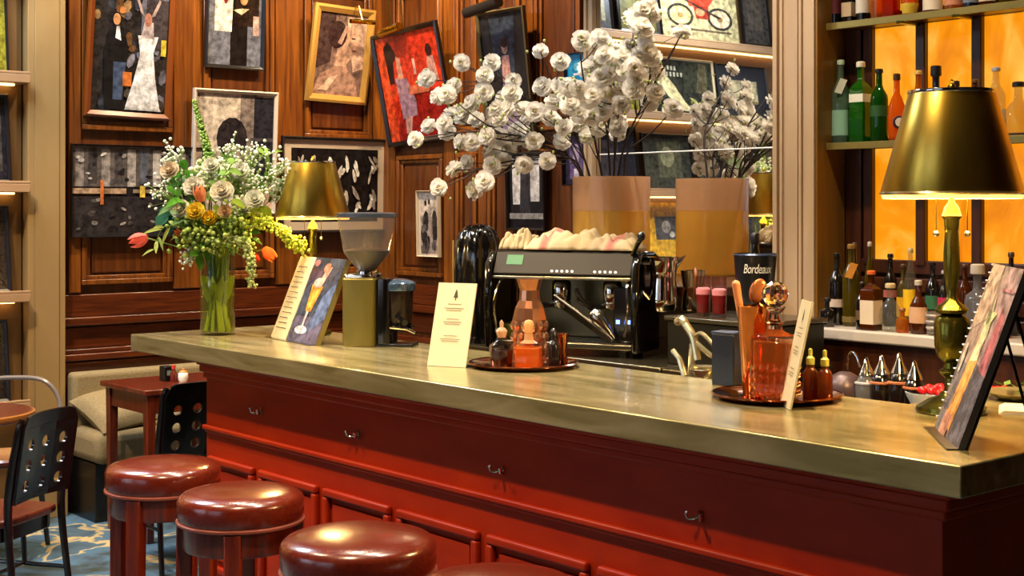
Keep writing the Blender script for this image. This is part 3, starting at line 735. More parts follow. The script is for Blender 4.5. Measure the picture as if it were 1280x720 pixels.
# couple with grey mount
w, h, loc = hang_left(254, -60, 328, 86)
picture('framed_photograph', 'black-framed photograph with a grey mount hanging highest on the wall', w, h, loc, RL, .02, black_frame, 0, 'black',
 [('6a6c78', FULL), ('d9d0c0', R_(.12, .3, .52, .98)), ('181210', R_(.42, 0, .74, .98)), ('6a6c78', R_(.74, 0, 1, .4)), ('2a1c14', R_(.5, .36, .95, .98)), ('e4dccd', [(.12, .3), (.44, .3), (.46, .62), (.34, .7), (.16, .66)]), ('a03a30', el(.32, .62, .05, .07)),
  ('38302e', el(.28, .72, .1, .07)), ('d89a64', el(.66, .62, .08, .07)), ('1a1412', el(.7, .68, .12, .06)), ('e8c8a0', [(.46, .5), (.62, .46), (.76, .52), (.62, .52)]), ('d8aa86', el(.86, .84, .09, .07)), ('caa79a', R_(.84, .28, .95, .46))], math.radians(3))
# white framed street photograph
w, h, loc = hang_left(237, 113, 342, 268)
picture('framed_photograph', 'pale-framed black and white photograph behind the flowers', w, h, loc, RL, .022, white_frame, 0, 'black',
 [('a89a8c', FULL), ('c4b6a4', R_(.1, .5, .6, 1)), ('7d7068', R_(.56, .2, .78, 1)), ('22222a', R_(.74, .25, 1, .98)), ('2a2426', el(.46, .62, .2, .18)), ('8d7a72', [(.34, .42), (.58, .42), (.56, .56), (.4, .58)]), ('d6c8bc', [(.1, 0), (.8, 0), (.66, .42), (.3, .42)]), ('4a4448', R_(.7, .6, 1, .63)), ('c7a993', R_(.8, 0, 1, .2))], math.radians(3))
# gold framed portrait with picture light
w, h, loc = hang_left(380, 8, 455, 128)
t = picture('framed_portrait', 'gold-framed sepia portrait of a woman in profile under a brass picture light', w, h, loc, RL, .045, gold_frame, 0, 'black',
 [('6d574e', FULL), ('b99a86', [(.55, 1), (1, 1), (1, .35), (.8, .3), (.7, .6)]), ('3c2c2a', [(0, .3), (.3, .4), (.34, 1), (0, 1)]), ('9c7a68', [(0, 0), (.96, 0), (.86, .22), (.66, .34), (.62, .5), (.4, .5), (.38, .34), (.1, .24)]),
  ('b8937c', [(.42, .36), (.62, .36), (.7, .44), (.8, .5), (.82, .6), (.88, .64), (.82, .72), (.8, .84), (.5, .86), (.42, .6)]), ('2e2020', el(.4, .74, .2, .17)), ('a88878', [(.42, .64), (.56, .86), (.62, .84), (.5, .62)]), ('4a3430', R_(.7, .7, .78, .72)), ('7a4f48', R_(.74, .55, .82, .57)), ('c8aa92', [(.1, .05), (.3, .2), (.5, .26), (.3, .05)])], math.radians(9), math.radians(1.5))
m = MB(); m.tube([(-.02, -.11, h-.085), (.15, -.11, h-.075)], .014, 12); m.tube([(.06, -.11, h-.07), (.06, -.06, h+.01), (.06, 0, h)], .005, 8); m.build('picture_light', 'brass', t)
# contact sheet
w, h, loc = hang_left(350, 172, 482, 291)
cells = [('161314', FULL)]
g = random.Random(5)
for c in range(6):
    for r_ in range(2):
        x, y = .02+c*.163, .08+r_*.46
        for k in range(5): cells.append((g.choice(['d8cdbd', 'b4a898', 'e4dccf', '8c8078']), el(x+g.uniform(.03, .12), y+g.uniform(.06, .32), g.uniform(.012, .03), g.uniform(.05, .12), 7, g.uniform(-.5, .5))))
picture('framed_contact_sheet', 'black-framed strip of small photographs with wide cream mount behind the lamp', w, h, loc, RL, .018, black_frame, .05, pm('c8b49a', .6), cells, math.radians(1))
# crowd photograph
w, h, loc = hang_left(87, 182, 252, 296)
picture('wide_photograph', 'wide unframed dark photograph of a gathering mirrored in a table', w, h, loc, RL, .008, black_frame, 0, 'black',
 [('1c1918', FULL), ('5c544e', R_(0, .55, 1, 1))]+[(c, R_(.02+i*.098, .55+.03*(i % 2), .085+i*.098, .97)) for i, c in enumerate(['857c74', '3e3836', '948a80', '4a4442', 'a59c92', '5b6068', 'b4aca2', '3a3636', '8c847c', '4c4644'])]+
 blot(24, ['c8c0b4', '201c1c', '988e84', 'd8d0c4'], .03, .62, .97, .95, .012, .03, 8)+[('b09070', R_(0, .47, .4, .53)), ('8c7a64', R_(.45, .48, 1, .52)), ('2c2828', R_(0, .0, 1, .44))]+blot(26, ['4a4440', '6a625a', '383434', '8a8278', 'a29a8c'], .03, .06, .97, .42, .01, .03, 9)+
 [('d8b848', R_(.5, .43, .54, .56)), ('c46a30', R_(.2, .35, .225, .62))], math.radians(1))
# --- back wall
w, h, loc = hang_back(489, 34, 572, 178)
t = picture('framed_painting', 'red picture of a figure in a lilac dress, black frame tilted forward', w, h, loc, 0, .028, black_frame, 0, 'black',
 [('c8321a', FULL), ('8c1610', [(.1, 0), (1, 0), (1, .45), (.3, .4)]), ('d84a24', R_(0, 0, .14, 1)), ('1a0c0c', [(.14, .55), (.22, .55), (.26, .9), (.2, .96), (.12, .9)]), ('9a7888', [(.26, .2), (.5, .22), (.52, .36), (.42, .58), (.24, .6)]), ('c88a70', [(.28, .58), (.38, .58), (.36, .78), (.3, .8)]), ('b88a80', [(.28, .06), (.36, .06), (.42, .22), (.3, .22)]), ('2a1212', el(.24, .82, .06, .07)),
  ('c89080', [(.76, .5), (.94, .5), (.9, .74), (.8, .74)]), ('301414', el(.84, .8, .05, .06)), ('d8a090', R_(.56, .6, .6, .75)), ('c86848', R_(.44, .42, .76, .5))], math.radians(10), math.radians(-3))
m = MB(); m.tube([(-.17, -.05, h-.005), (.03, -.05, h+.01)], .026, 14); m.build('picture_light', 'brass', t); 
m = MB(); m.tube([(-.06, -.05, h), (-.06, .0, h+.5)], .003, 6); m.tube([(.06, -.05, h), (.06, .0, h+.5)], .003, 6); m.build('hanging_wires', 'brass_green', t)
w, h, loc = hang_back(612, 12, 672, 176)
t = picture('framed_photograph', 'dark framed photograph of a lilac gown under a steel picture light', w, h, loc, 0, .02, pm('6a5a38', .4, .4), 0, 'black',
 [('15161c', FULL), ('2c3646', [(.2, 1), (.8, 1), (.7, .5), (.3, .5)]), ('8a7890', [(.3, .02), (.75, .02), (.72, .3), (.62, .45), (.42, .45)]), ('b88a84', [(.42, .45), (.62, .45), (.6, .66), (.44, .66)]), ('c89a84', el(.52, .72, .07, .05)), ('3a2020', el(.52, .76, .08, .04))], math.radians(7))
m = MB(); m.tube([(-.17, -.11, h+.0), (.12, -.11, h+.03)], .03, 14); m.tube([(0, -.11, h+.02), (0, 0, h)], .006, 8); m.build('picture_light', pm('4a4642', .25, .8), t)
w, h, loc = hang_back(637, 190, 685, 288)
picture('framed_photograph', 'black-framed photograph with white drapes hanging low beside the mirror', w, h, loc, 0, .014, black_frame, 0, 'black',
 [('16161c', FULL), ('cfcac6', [(.1, .32), (.3, .32), (.36, .95), (.1, .95)]), ('c4c0be', [(.6, .36), (.86, .36), (.88, .95), (.6, .95)]), ('2c2c34', [(.3, .2), (.6, .2), (.62, .8), (.34, .8)]), ('8c8884', R_(0, .12, 1, .2)), ('4a4a52', el(.46, .84, .08, .06))], math.radians(2))
w, h, loc = hang_back(525, 238, 552, 321)
picture('photo_strip', 'narrow white-bordered photo strip on the panelling left of the coffee machine', w, h, loc, 0, .006, white_frame, .012, pm('ccbcac', .5),
 [('9c8c80', FULL), ('c4b4a4', R_(0, .62, 1, 1)), ('2c2826', el(.3, .84, .06, .05)), ('2c2826', el(.5, .86, .06, .05))]+blot(16, ['2c2626', '4a4240', '5c5450', '221e1e'], .1, .05, .9, .6, .06, .16, 4), math.radians(1))
w, h, loc = hang_back(712, 66, 736, 122)
picture('blue_poster', 'small bright blue picture half hidden by blossom beside the mirror', w*1.2, h, loc, 0, .006, black_frame, 0, 'black', [('1f86b8', FULL), ('156a9a', R_(0, 0, 1, .35)), ('6ab4d4', el(.5, .7, .2, .1)), ('d8e4ea', R_(.3, .5, .7, .55))], math.radians(1))
w, h, loc = hang_back(708, 165, 736, 232)
picture('framed_photograph', 'small violet-toned picture behind the branches beside the mirror', w*1.1, h, loc, 0, .01, black_frame, 0, 'black', [('2a2438', FULL), ('5c4c78', R_(.2, .1, .8, .8)), ('a898b8', el(.5, .6, .15, .2)), ('d0c8d8', R_(.4, .1, .6, .3))], math.radians(1))

# --- pictures leaning on the ledges (met directly at the left edge and again in the mirror)
def mir(u, v, X):
    rx, ry = ray(u); zm = MY/ry; t_ = (X-zm*rx)/rx; z = zm+t_
    return MY-t_*ry, Zat(v, z)
def lean(label, li, ya, yb, h, fw, fmat, mw, mmat, prints, tilt=8, name='leaning_picture'):
    h_ = h/math.cos(math.radians(tilt)); z = LZ[li]
    back = WL+.02+math.sin(math.radians(tilt))*h_+.012
    return picture(name, label, yb-ya, h_, (min(back, WL+.115), (ya+yb)/2, z), RL, fw, fmat, mw, mmat, prints, math.radians(-tilt), 0, .018, group='pictures leaning on the ledges')
def my(u): return mir(u, 258, WL+.09)[0]
GOLD = pm('a8904a', .35, .4)
moto = [('b0a070', FULL)]
for cx, c in ((.24, '4a4030'), (.76, '4a4030')): moto += [('2c2824', el(cx, .3, .17, .14, 20)), ('c8b470' if cx < .5 else 'd2b48a', el(cx, .3, .135, .11, 20)), ('8a6a3c', el(cx, .3, .04, .035, 10))]
moto += [('b03a24', [(.36, .42), (.62, .44), (.7, .54), (.5, .6), (.34, .54)]), ('8c2c1c', [(.44, .28), (.6, .28), (.62, .44), (.42, .42)]), ('c87a50', el(.5, .36, .06, .05)), ('3a2c24', [(.28, .5), (.32, .5), (.78, .32), (.74, .3)]), ('c2502c', [(.26, .56), (.44, .58), (.4, .64), (.26, .62)]), ('5c4c38', R_(.1, .13, .9, .15))]
moto = [(c, [(1-x, y) for x, y in p]) for c, p in moto]
lean('cream poster of a red motorcycle on the highest ledge', 4, my(921), my(826), .62, .0, black_frame, 0, 'black', moto, 8, 'motorcycle_poster')
lean('dark-framed olive picture on the highest ledge left of the motorcycle', 4, my(822), my(770), .6, .03, black_frame, 0, 'black', [('5c5426', FULL), ('6e6630', R_(.1, .1, .9, .6)), ('8a7a3c', R_(.2, .6, .5, .9))])
lean('narrow dark picture on the highest ledge nearest the pilaster', 4, my(764), my(736), .58, .02, black_frame, 0, 'black', [('3a3632', FULL), ('8c8458', R_(.3, .1, .5, .9))])
lean('charcoal picture on the highest ledge right of the motorcycle', 4, my(962), my(926), .6, .03, black_frame, 0, 'black', [('3a342e', FULL), ('4c443a', R_(.2, .2, .8, .8))])
fig = [('2a2a20', FULL), ('343426', R_(0, .4, .5, 1)), ('d2c088', [(1, .75), (.98, .6), (.72, .22), (.52, .04), (.38, .04), (.5, .2), (.66, .5), (.84, .78)]), ('b4ae64', [(.42, .3), (.34, .28), (.2, .08), (.26, .06)]), ('5a5238', [(.3, .4), (.1, .4), (.1, .95), (.22, .98)])]
for k, (x0, x1) in enumerate(((.62, .9), (.52, .82))):
    for j in range(5):
        a = x0+(x1-x0)*j/5; fig.append(('b8ae90', R_(a, .8-.12*k, a+.03, .88-.12*k)))
lean('dark picture with a pale slanting figure on the second highest ledge', 3, my(896), my(818), .43, .018, pm('c8b488', .4), 0, 'black', fig, 8)
lean('small cream tower picture in a dark mount on the second highest ledge', 3, my(962), my(899), .42, .012, black_frame, .11, pm('2a2a2e', .5), [('c2b184', FULL), ('7c6a48', [(.3, .1), (.7, .1), (.56, .55), (.5, .95), (.44, .55)]), ('9c8a60', R_(0, 0, 1, .12))], 8)
lean('olive yellow picture on the second highest ledge by the pilaster', 3, my(806), 2.655, .62-.18, .012, black_frame, 0, 'black', [('8c8424', FULL), ('7a7220', R_(0, 0, .6, 1)), ('a59a34', R_(.6, .2, .95, .8))], 6)
lean('black picture beneath the olive one on the middle ledge', 2, my(800), 2.665, .46, .02, black_frame, 0, 'black', [('1c1a20', FULL), ('2e2a30', R_(.3, .1, .8, .8)), ('4a4440', R_(.82, .1, .96, .9))], 7)
lean('grey-green photograph on the middle ledge', 2, my(868), my(806), .42, .02, black_frame, 0, 'black', [('3c3a2c', FULL), ('57543c', R_(.2, .2, .7, .9)), ('8c8660', el(.5, .6, .15, .2))], 8)
lean('pale green print in a thin frame on the middle ledge', 2, my(960), my(874), .40, .02, black_frame, 0, 'black', [('4a4830', FULL), ('9a9a5c', R_(.25, .1, .55, .9)), ('2c2a20', R_(.6, .1, .95, .9))], 8)
lean('yellow picture with a dark grey square on the second lowest ledge', 1, my(868), my(812), .47, .0, black_frame, 0, 'black', [('e2ac14', FULL), ('4c4a48', R_(.3, .42, .82, .78)), ('a8a29a', el(.58, .62, .1, .1)), ('c8c4bc', el(.46, .5, .06, .05))], 8)
lean('brown photograph on the second lowest ledge by the pilaster', 1, my(806), 2.665, .45, .02, black_frame, 0, 'black', [('2c2018', FULL), ('4a3a24', R_(.2, .2, .8, .9))], 7)
lean('dark tan picture on the second lowest ledge furthest from the pilaster', 1, my(962), my(874), .44, .02, black_frame, 0, 'black', [('5c4a2a', FULL), ('3a2c1a', R_(.2, .1, .8, .8))], 7)
lean('dark picture on the lowest ledge by the pilaster', 0, 2.2, 2.66, .42, .02, black_frame, 0, 'black', [('241c16', FULL), ('3c3022', R_(.2, .2, .8, .8))], 7)
# ------------------------------------------------------------------ things on the bar counter
def menu_board(name, label, bl, br, top_lean, height, th, face_prints, face_mat, edge_mat):
    """board standing on its lower edge from bl to br (floor points), leaning back"""
    bl, br = Vector(bl), Vector(br); c = (bl+br)/2; d = br-bl; w = d.length
    t = thing(name, label, 'menu', c, math.atan2(d.y, d.x))
    tilt = -math.atan2(top_lean, height); L = math.hypot(top_lean, height); X = Matrix.Rotation(tilt, 4, 'X')
    z_off = th*math.sin(-tilt)
    X = Matrix.Translation((0, 0, .001)) @ X
    m = MB(); m.box((-w/2, 0, 0), (w/2, th, L), 0, X); m.build('board', edge_mat, t, 0)
    p = MB(); mats = []; idx = {}
    for k, (col, poly) in enumerate(face_prints):
        if col not in idx: idx[col] = len(mats); mats.append(pm(col, .3) if name == 'drinks_card' else prt(col) if len(face_prints) == 13 or col != 'cfc09a' else pm(col, .4))
        p.add([(-w/2+x*w, -.0004-.00025*k, y*L) for x, y in poly], [tuple(range(len(poly)))], idx[col], X)
    p.build('page', mats, t, 0)
    return t, w, L, X
# double-page menu at the far end
lines = [('3c3426', R_(.06+.01*(k % 2), .12+k*.062, .28-.02*(k % 3), .128+k*.062)) for k in range(13)]
pg = [('cfc09a', R_(0, 0, .36, 1)), ('8a8468', R_(.35, 0, .37, 1)), ('3c4152', R_(.37, 0, 1, 1)), ('5a5468', R_(.37, 0, 1, .3)), ('2c3040', [(.37, .6), (.7, 1), (.37, 1)]), ('5c6a8c', [(.7, .1), (1, .3), (1, .75), (.8, .55)]),
      ('d08a30', [(.55, .36), (.66, .36), (.74, .66), (.5, .68)]), ('e0a848', [(.58, .4), (.64, .4), (.7, .62), (.58, .64)]), ('c8a898', el(.62, .7, .1, .06)), ('caa08c', [(.62, .68), (.72, .7), (.8, .9), (.68, .86)]), ('d8cccc', [(.59, .18), (.62, .18), (.63, .36), (.58, .36)]), ('d4cdd4', el(.6, .14, .13, .05)), ('b87a60', el(.7, .88, .07, .06)), ('8c5a5c', el(.45, .93, .06, .04))]+lines
bl, br = onZ(338.5, 421, ZC), onZ(394, 432, ZC)
t, w, L, X = menu_board('open_menu', 'open menu with a cream text page and a cocktail picture on a clear stand', bl, br, .135, .33, .022, pg, 'white', pm('8c7a40', .4))
st = MB(); st.box((-w/2-.005, -.03, 0), (w/2+.005, .0, .003)); st.box((-w/2, .024, .002), (w/2, .026, L*.95), 0, X)
for s in (-1, 1): st.tube([(s*w*.3, .14, .25), (s*w*.3, .19, 0)], .003, 6)
st.build('clear_stand', glass('eef0ee', 1.4), t, 0)
# upright drinks card
def drinks_card(name, label, bl, br, lean_, height):
    cl = [('d6cba6', FULL), ('4a4636', [(.44, .82), (.56, .82), (.53, .89), (.5, .93), (.47, .89)]), ('4a4636', R_(.485, .79, .515, .83))]
    for k, (y, a) in enumerate(((.74, .18), (.69, .26), (.665, .2), (.56, .16), (.525, .24), (.5, .2), (.36, .18), (.32, .26), (.295, .22))): cl.append(('8a8266', R_(.5-a, y, .5+a, y+.008)))
    t, w, L, X = menu_board(name, label, bl, br, lean_, height, .004, cl, 'white', pm('cfc6a6', .35))
    s = MB(); s.box((-w/2, .005, .002), (w/2, .0065, L), 0, X); s.box((-w/2, .0, 0), (w/2, .07, .002)); s.build('clear_stand', glass('eef0ee', 1.3), t, 0)
    return t
bl, br = onZ(534, 457, ZC), onZ(582, 460, ZC)
drinks_card('drinks_card', 'upright cream drinks card with fine print, left of the syrup tray', bl, br, .078, .277)
b0 = onZ(987, 513, ZC); e_ = Vector((-.615, .788, 0)); n_ = Vector((.788, .615, 0))
drinks_card('drinks_card', 'drinks card seen edge-on in front of the cut-glass decanter', b0+(e_*.985-n_*.22).normalized()*.125, b0, .06, .285)
# large spiral-bound menu at the near corner
art = [('8c7e7c', FULL), ('6e6a72', R_(0, 0, .4, .42)), ('a08a90', [(.5, .3), (1, .2), (1, 1), (.6, 1)]), ('9a8c84', [(0, .6), (.45, .7), (.4, 1), (0, 1)]), ('5c5c6a', [(.55, 0), (1, 0), (1, .4), (.6, .45)]), ('b06a76', [(.74, .42), (.98, .4), (.98, .72), (.8, .78)]),
       ('d8a05c', [(.24, .08), (.52, .04), (.62, .46), (.56, .62), (.42, .6), (.34, .4)]), ('e4ccaa', [(.38, .44), (.6, .46), (.62, .66), (.46, .66)]), ('c8907c', [(.2, .0), (.44, .0), (.5, .12), (.22, .14)]), ('b9bf92', [(.42, .66), (.52, .72), (.5, .84), (.58, .74), (.72, .74), (.62, .68), (.66, .58), (.54, .64)]), ('d6d2ca', el(.14, .44, .05, .09)), ('7a8a6a', el(.5, .7, .05, .04)), ('a87884', R_(.6, .86, .98, .88))]
bl, br = onZ(1168, 535, ZC), onZ(1198, 563, ZC)
t, w, L, X = menu_board('spiral_menu', 'large spiral-bound picture menu leaning on a stand at the near corner of the bar', bl, br, .141, .40, .014, art, 'white', pm('3a3634', .4))
s = MB()
for k in range(20): s.tube([tuple(X @ Vector((-w/2+.004+.007*math.cos(a), .005+.011*math.sin(a), .02+k*L/20.6+.002*a))) for a in (2*PI*i/8 for i in range(9))], .0018, 5)
s.build('spiral_binding', pm('c8c2b4', .3, .6), t)
s = MB(); s.box((-w/2, .016, 0), (w/2, .02, L*.98), 0, X)
for q in (-.3, .3): s.tube([tuple(X @ Vector((q*w, .022, L*.8))), (q*w, .215, .004)], .004, 6)
s.box((-w/2, -.025, 0), (w/2, .02, .003)); s.build('easel', 'black', t, 0)

# --- trays
def tray(label, c, r):
    t = thing('copper_tray', label, 'tray', c)
    MB().lathe([(0, 0), (r*.82, 0), (r*.86, .002), (r-.004, .011), (r, .014), (r-.001, .017), (r-.008, .014), (r*.84, .005), (0, .004)], 56).build('dish', 'copper', t, 50)
    MB().lathe([(r-.003, .0135), (r+.003, .016), (r-.003, .0185)], 56).build('rolled_rim', 'copper', t, 60)
    return t
c1 = onZ(657, 458, ZC); c1.y -= .01
tray('round copper tray holding the syrup jugs', c1, .185); TZ = ZC+.004
c2 = Vector((-2.525, 3.11, ZC)); tray('round copper tray holding the cut-glass decanter', c2, .182)
# small dark jug with glass stopper
def on_tray(u, c, depth_off=0):
    """point on the tray along the line of sight u, offset towards the viewer"""
    rx, ry = ray(u); k = (c.x*rx+c.y*ry)/(rx*rx+ry*ry)-depth_off; return Vector((rx*k, ry*k, TZ))
p = on_tray(627, c1, .06)
t = thing('syrup_jug', 'small glass jug of dark syrup with a stopper on the left of the tray', 'jug', p)
MB().lathe([(0, 0), (.036, 0), (.039, .004), (.041, .06), (.036, .078), (.02, .09), (.016, .1), (.02, .118), (.018, .118)], 24).build('glass_body', glass('f2ece4', 1.4), t, 50)
MB().lathe([(0, .004), (.035, .004), (.038, .058), (0, .06)], 24).build('syrup', pm('2a0d0c', .1), t, 50)
MB().lathe([(0, .1), (.013, .1), (.02, .122), (.014, .13), (.006, .134), (.007, .15), (0, .16)], 16).build('stopper', glass('f6d8b8', 1.5, .05, .35), t, 50)
MB().tube(spline([(-.036, 0, .075), (-.058, 0, .066), (-.055, 0, .035), (-.039, 0, .018)], 5), .004, 8).build('handle', glass('f2ece4', 1.5, .03, .2), t)
p = on_tray(661, c1, .085)
t = thing('bitters_bottle', 'square bottle of orange syrup with a pale stopper on the tray', 'bottle', p, math.radians(35))
MB().prism(rrect(-.044, -.036, .044, .036, .008, 3), 0, .085).build('glass_body', glass('fff2e0', 1.3, .03), t, 35, .004)
MB().prism(rrect(-.04, -.032, .04, .032, .006, 3), .006, .07).build('syrup', glass('ec9c48', .6, .08, .4), t, 35, .003)
MB().lathe([(.03, .085), (.016, .094), (.014, .118), (.02, .122), (.02, .13), (0, .13)], 20).build('neck', glass('f8ddb0', 1.4, .05, .4), t, 50)
MB().lathe([(0, .13), (.014, .13), (.018, .145), (.012, .158), (0, .162)], 16).build('stopper', glass('f4d8a0', 1.4, .05, .5), t, 50)
p = on_tray(662, c1, -.07)
t = thing('facetted_decanter', 'tall facetted copper-toned decanter at the back of the syrup tray', 'decanter', p)
pr = [(0, 0), (.052, 0), (.056, .02), (.056, .1), (.06, .15), (.05, .19), (.037, .215), (.034, .25), (.046, .288), (.043, .288), (.03, .25), (0, .245)]
MB().lathe(pr, 12).build('body', pm('c98a66', .12, .85), t, 12)
m = MB()
for k in range(12):
    for z in (.05, .09, .13):
        a = 2*PI*(k+.5*(z == .09))/12; m.ball((.056*math.cos(a), .056*math.sin(a), z), (.011, .011, .018), 6, 4)
m.build('cut_facets', pm('dca684', .08, .85), t, 20)
p = on_tray(692, c1, .03)
t = thing('dropper_bottle', 'small black bottle on the right of the syrup tray', 'bottle', p)
MB().lathe([(0, 0), (.022, 0), (.023, .004), (.023, .07), (.017, .082), (.01, .088), (.01, .1), (0, .1)], 18).build('body', pm('171212', .12, 0, .4), t, 50)
MB().lathe([(0, .1), (.012, .1), (.012, .118), (.006, .126), (0, .13)], 14).build('cap', 'black', t, 50)
p = on_tray(704, c1, -.03)
t = thing('copper_jigger', 'narrow copper measure at the right of the syrup tray', 'measure', p)
MB().lathe([(0, 0), (.016, 0), (.018, .002), (.011, .045), (.02, .105), (.018, .105), (.0095, .047), (0, .045)], 20).build('cup', 'copper', t, 50)

# --- right tray: copper tumbler with tools, crystal decanter, small bottles
p = on_tray(942, c2, -.02)
t = thing('copper_tumbler', 'tall tapered copper tumbler full of bar tools', 'tumbler', p)
MB().lathe([(0, 0), (.028, 0), (.03, .003), (.047, .252), (.049, .256), (.046, .256), (.029, .012), (0, .012)], 32).build('cup', 'copper', t, 50)
def tool(name, label, kind, dx, dy, tip):
    root = thing(name, label, 'bar tool', (p.x, p.y, TZ+.012), 0, 'bar tools in the copper tumbler')
    a, b_ = Vector((dx*.25, dy*.25, .004)), Vector(tip)
    if kind == 'muddler':
        MB().tube([a, a.lerp(b_, .55), a.lerp(b_, .8), b_], [.007, .008, .011, .012], 12).build('handle', pm('c07a4c', .35), root); MB().ball(tuple(b_), (.012, .012, .01), 12, 6).build('knob', pm('cd8a5c', .35), root, 60)
    elif kind == 'spoon':
        MB().tube([a, a.lerp(b_, .85)], .004, 8).build('handle', pm('b87a50', .25, .8), root)
        d = (b_-a).normalized(); q = d.to_track_quat('Z', 'Y').to_matrix().to_4x4(); MB().ball((0, 0, 0), (.024, .01, .036), 14, 8, 0, Matrix.Translation(b_) @ Matrix.Rotation(YAW, 4, 'Z') @ Matrix.Rotation(.35, 4, 'Y')).build('bowl', pm('b06a3c', .2, .6), root, 60)
    else:
        MB().tube([a, b_], [.004, .003], 8).build('shaft', pm('8a5a34', .4), root)
        ring = [tuple(b_+Vector((RX*.026*math.cos(i*PI/8), RY*.026*math.cos(i*PI/8), .03+.03*math.sin(i*PI/8)))) for i in range(17)]
        MB().tube(ring, .005, 8).build('loop', 'copper', root)
tool('muddler', 'wooden muddler leaning out of the left of the copper tumbler', 'muddler', -.02, 0, (-.05*RX, -.05*RY, .305))
tool('bar_spoon', 'copper spoon with its bowl upward in the copper tumbler', 'spoon', .01, .02, (.012*RX, .012*RY, .285))
tool('strainer', 'looped copper strainer at the back of the copper tumbler', 'loop', 0, .03, (.03*RX-.01, .03*RY+.02, .235))
p = on_tray(969, c2, .045)
t = thing('crystal_decanter', 'cut-glass decanter of amber spirit with a round crystal stopper', 'decanter', p, math.radians(20))
MB().prism(rrect(-.056, -.056, .056, .056, .014, 4), 0, .178).build('glass_body', glass('fff2e0', 1.4, .03), t, 35, .006)
MB().prism(rrect(-.05, -.05, .05, .05, .012, 4), .012, .165).build('spirit', glass('dc9a58', .8, .05, .28), t, 35, .004)
cut = MB()
for f_ in range(4):
    Xf = Matrix.Rotation(f_*PI/2, 4, 'Z')
    for i in range(5):
        for j in range(4):
            y, z = -.04+.02*i, .018+.024*j
            cut.add([(.0563, y-.01, z), (.0563, y, z-.012), (.0563, y+.01, z), (.0563, y, z+.012), (.0625, y, z)], [(0,1,4),(1,2,4),(2,3,4),(3,0,4),(3,2,1,0)], 0, Xf)
cut.build('cut_diamonds', crystal('ffe0b0'), t, 5)
MB().lathe([(.054, .178), (.03, .186), (.019, .194), (.019, .206), (.027, .212), (.027, .216), (0, .216)], 24).build('neck', crystal('fff0e0'), t, 40)
so = MB().lathe([(0, .216), (.016, .216), (.012, .236), (.026, .25), (.03, .258), (.012, .258), (0, .26)], 14).build('stopper', crystal('fff4e8'), t, 30)
MB().ball((0, 0, .292), (.037, .022, .037), 12, 8, 0, Matrix.Rotation(YAW-math.radians(20), 4, 'Z')).build('crystal_disc', crystal('fff4e8'), so, 10)
for u, off, lab in ((1013, -.0, 'small brown dropper bottle beside the crystal decanter'), (1031, .03, 'small brown dropper bottle with a green top at the edge of the tray')):
    p = on_tray(u, c2, off); t = thing('dropper_bottle', lab, 'bottle', p)
    MB().lathe([(0, 0), (.021, 0), (.022, .004), (.022, .07), (.014, .082), (.01, .086), (.01, .094), (0, .094)], 18).build('body', glass('6a2c0c', 1.2, .05, .75), t, 50)
    MB().lathe([(0, .094), (.012, .094), (.012, .112), (.006, .118), (.006, .136), (0, .14)], 14).build('dropper_cap', pm('8c8c3a', .35), t, 40)
t = thing('black_card_box', 'plain black upright box behind the copper tray', 'box', (onZ(917, 480, ZC).x, 3.235, ZC), math.radians(12))
MB().box((-.038, -.03, 0), (.038, .03, .155)).build('box_body', pm('0c0d12', .3, 0, .2), t, 35, .003)
MB().box((-.039, -.031, .1555), (.039, .031, .162)).build('lid', pm('1c2c4a', .3, 0, .3), t, 35, .002)

# --- coffee grinder
t = thing('coffee_grinder', 'olive-gold coffee grinder with a clear hopper half full of beans', 'grinder', (-4.50, 3.11, ZC), math.radians(40))
MB().prism(rrect(-.115, -.075, .015, .085, .02, 4), .0, .262).build('motor_housing', 'olive_metal', t, 35, .004)
MB().prism(rrect(-.112, -.072, .012, .082, .02, 4), .262, .278).build('top_plate', 'chrome', t, 35, .004)
MB().prism(rrect(.015, -.06, .075, .07, .02, 4), .01, .262).build('front_body', 'black_gloss', t, 35, .004)
MB().lathe([(0, 0), (.062, 0), (.064, .01), (.064, .028), (.055, .036), (.02, .045), (.0, .046)], 28, 0, None, (.095, 0, .215)).build('dosing_lid', pm('7c98b8', .12, .8), t, 40)
MB().lathe([(.0, .09), (.045, .09), (.05, .1), (.056, .215), (0, .215)], 24, 0, None, (.095, 0, 0)).build('dosing_chamber', glass('5a4638', 1.4, .05, .4), t, 40)
MB().lathe([(0, .06), (.05, .06), (.05, .09), (0, .09)], 24, 0, None, (.095, 0, 0)).build('chamber_base', 'black_gloss', t, 40)
m = MB(); m.tube([(.06, -.045, .075), (.14, -.06, .07), (.17, -.05, .055)], .006, 8); m.tube([(.06, .045, .075), (.14, .05, .07)], .006, 8); m.build('fork', 'chrome', t)
MB().box((.015, -.055, 0), (.16, .055, .012)).build('foot_plate', 'black', t, 35, .003)
MB().tube([(.1, -.06, .12), (.13, -.09, .11), (.15, -.13, .1)], [.008, .008, .012], 10).build('dosing_lever', 'black_gloss', t)
hx = -.035
MB().lathe([(.03, .278), (.034, .29), (.09, .36), (.112, .49), (.115, .5)], 40, 0, None, (hx, 0, 0)).build('hopper', glass('ece4da', 1.3, .03, .12), t, 50)  # faint pale haze in the glass colour stands in for its reflections
MB().lathe([(.113, .496), (.118, .5), (.118, .512), (.112, .516), (0, .518)], 40, 0, None, (hx, 0, 0)).build('hopper_lid', glass('6c7684', 1.4, .08, .5), t, 50)
MB().lathe([(0, .282), (.029, .284), (.033, .292), (.086, .36), (.089, .368), (.05, .378), (0, .374)], 32, 0, None, (hx, 0, 0)).build('coffee_beans', pm('1c0e08', .35), t, 50)
MB().lathe([(.0, .268), (.042, .268), (.045, .276), (.042, .29), (.034, .294)], 24, 0, None, (hx, 0, 0)).build('collar', 'chrome', t, 40)

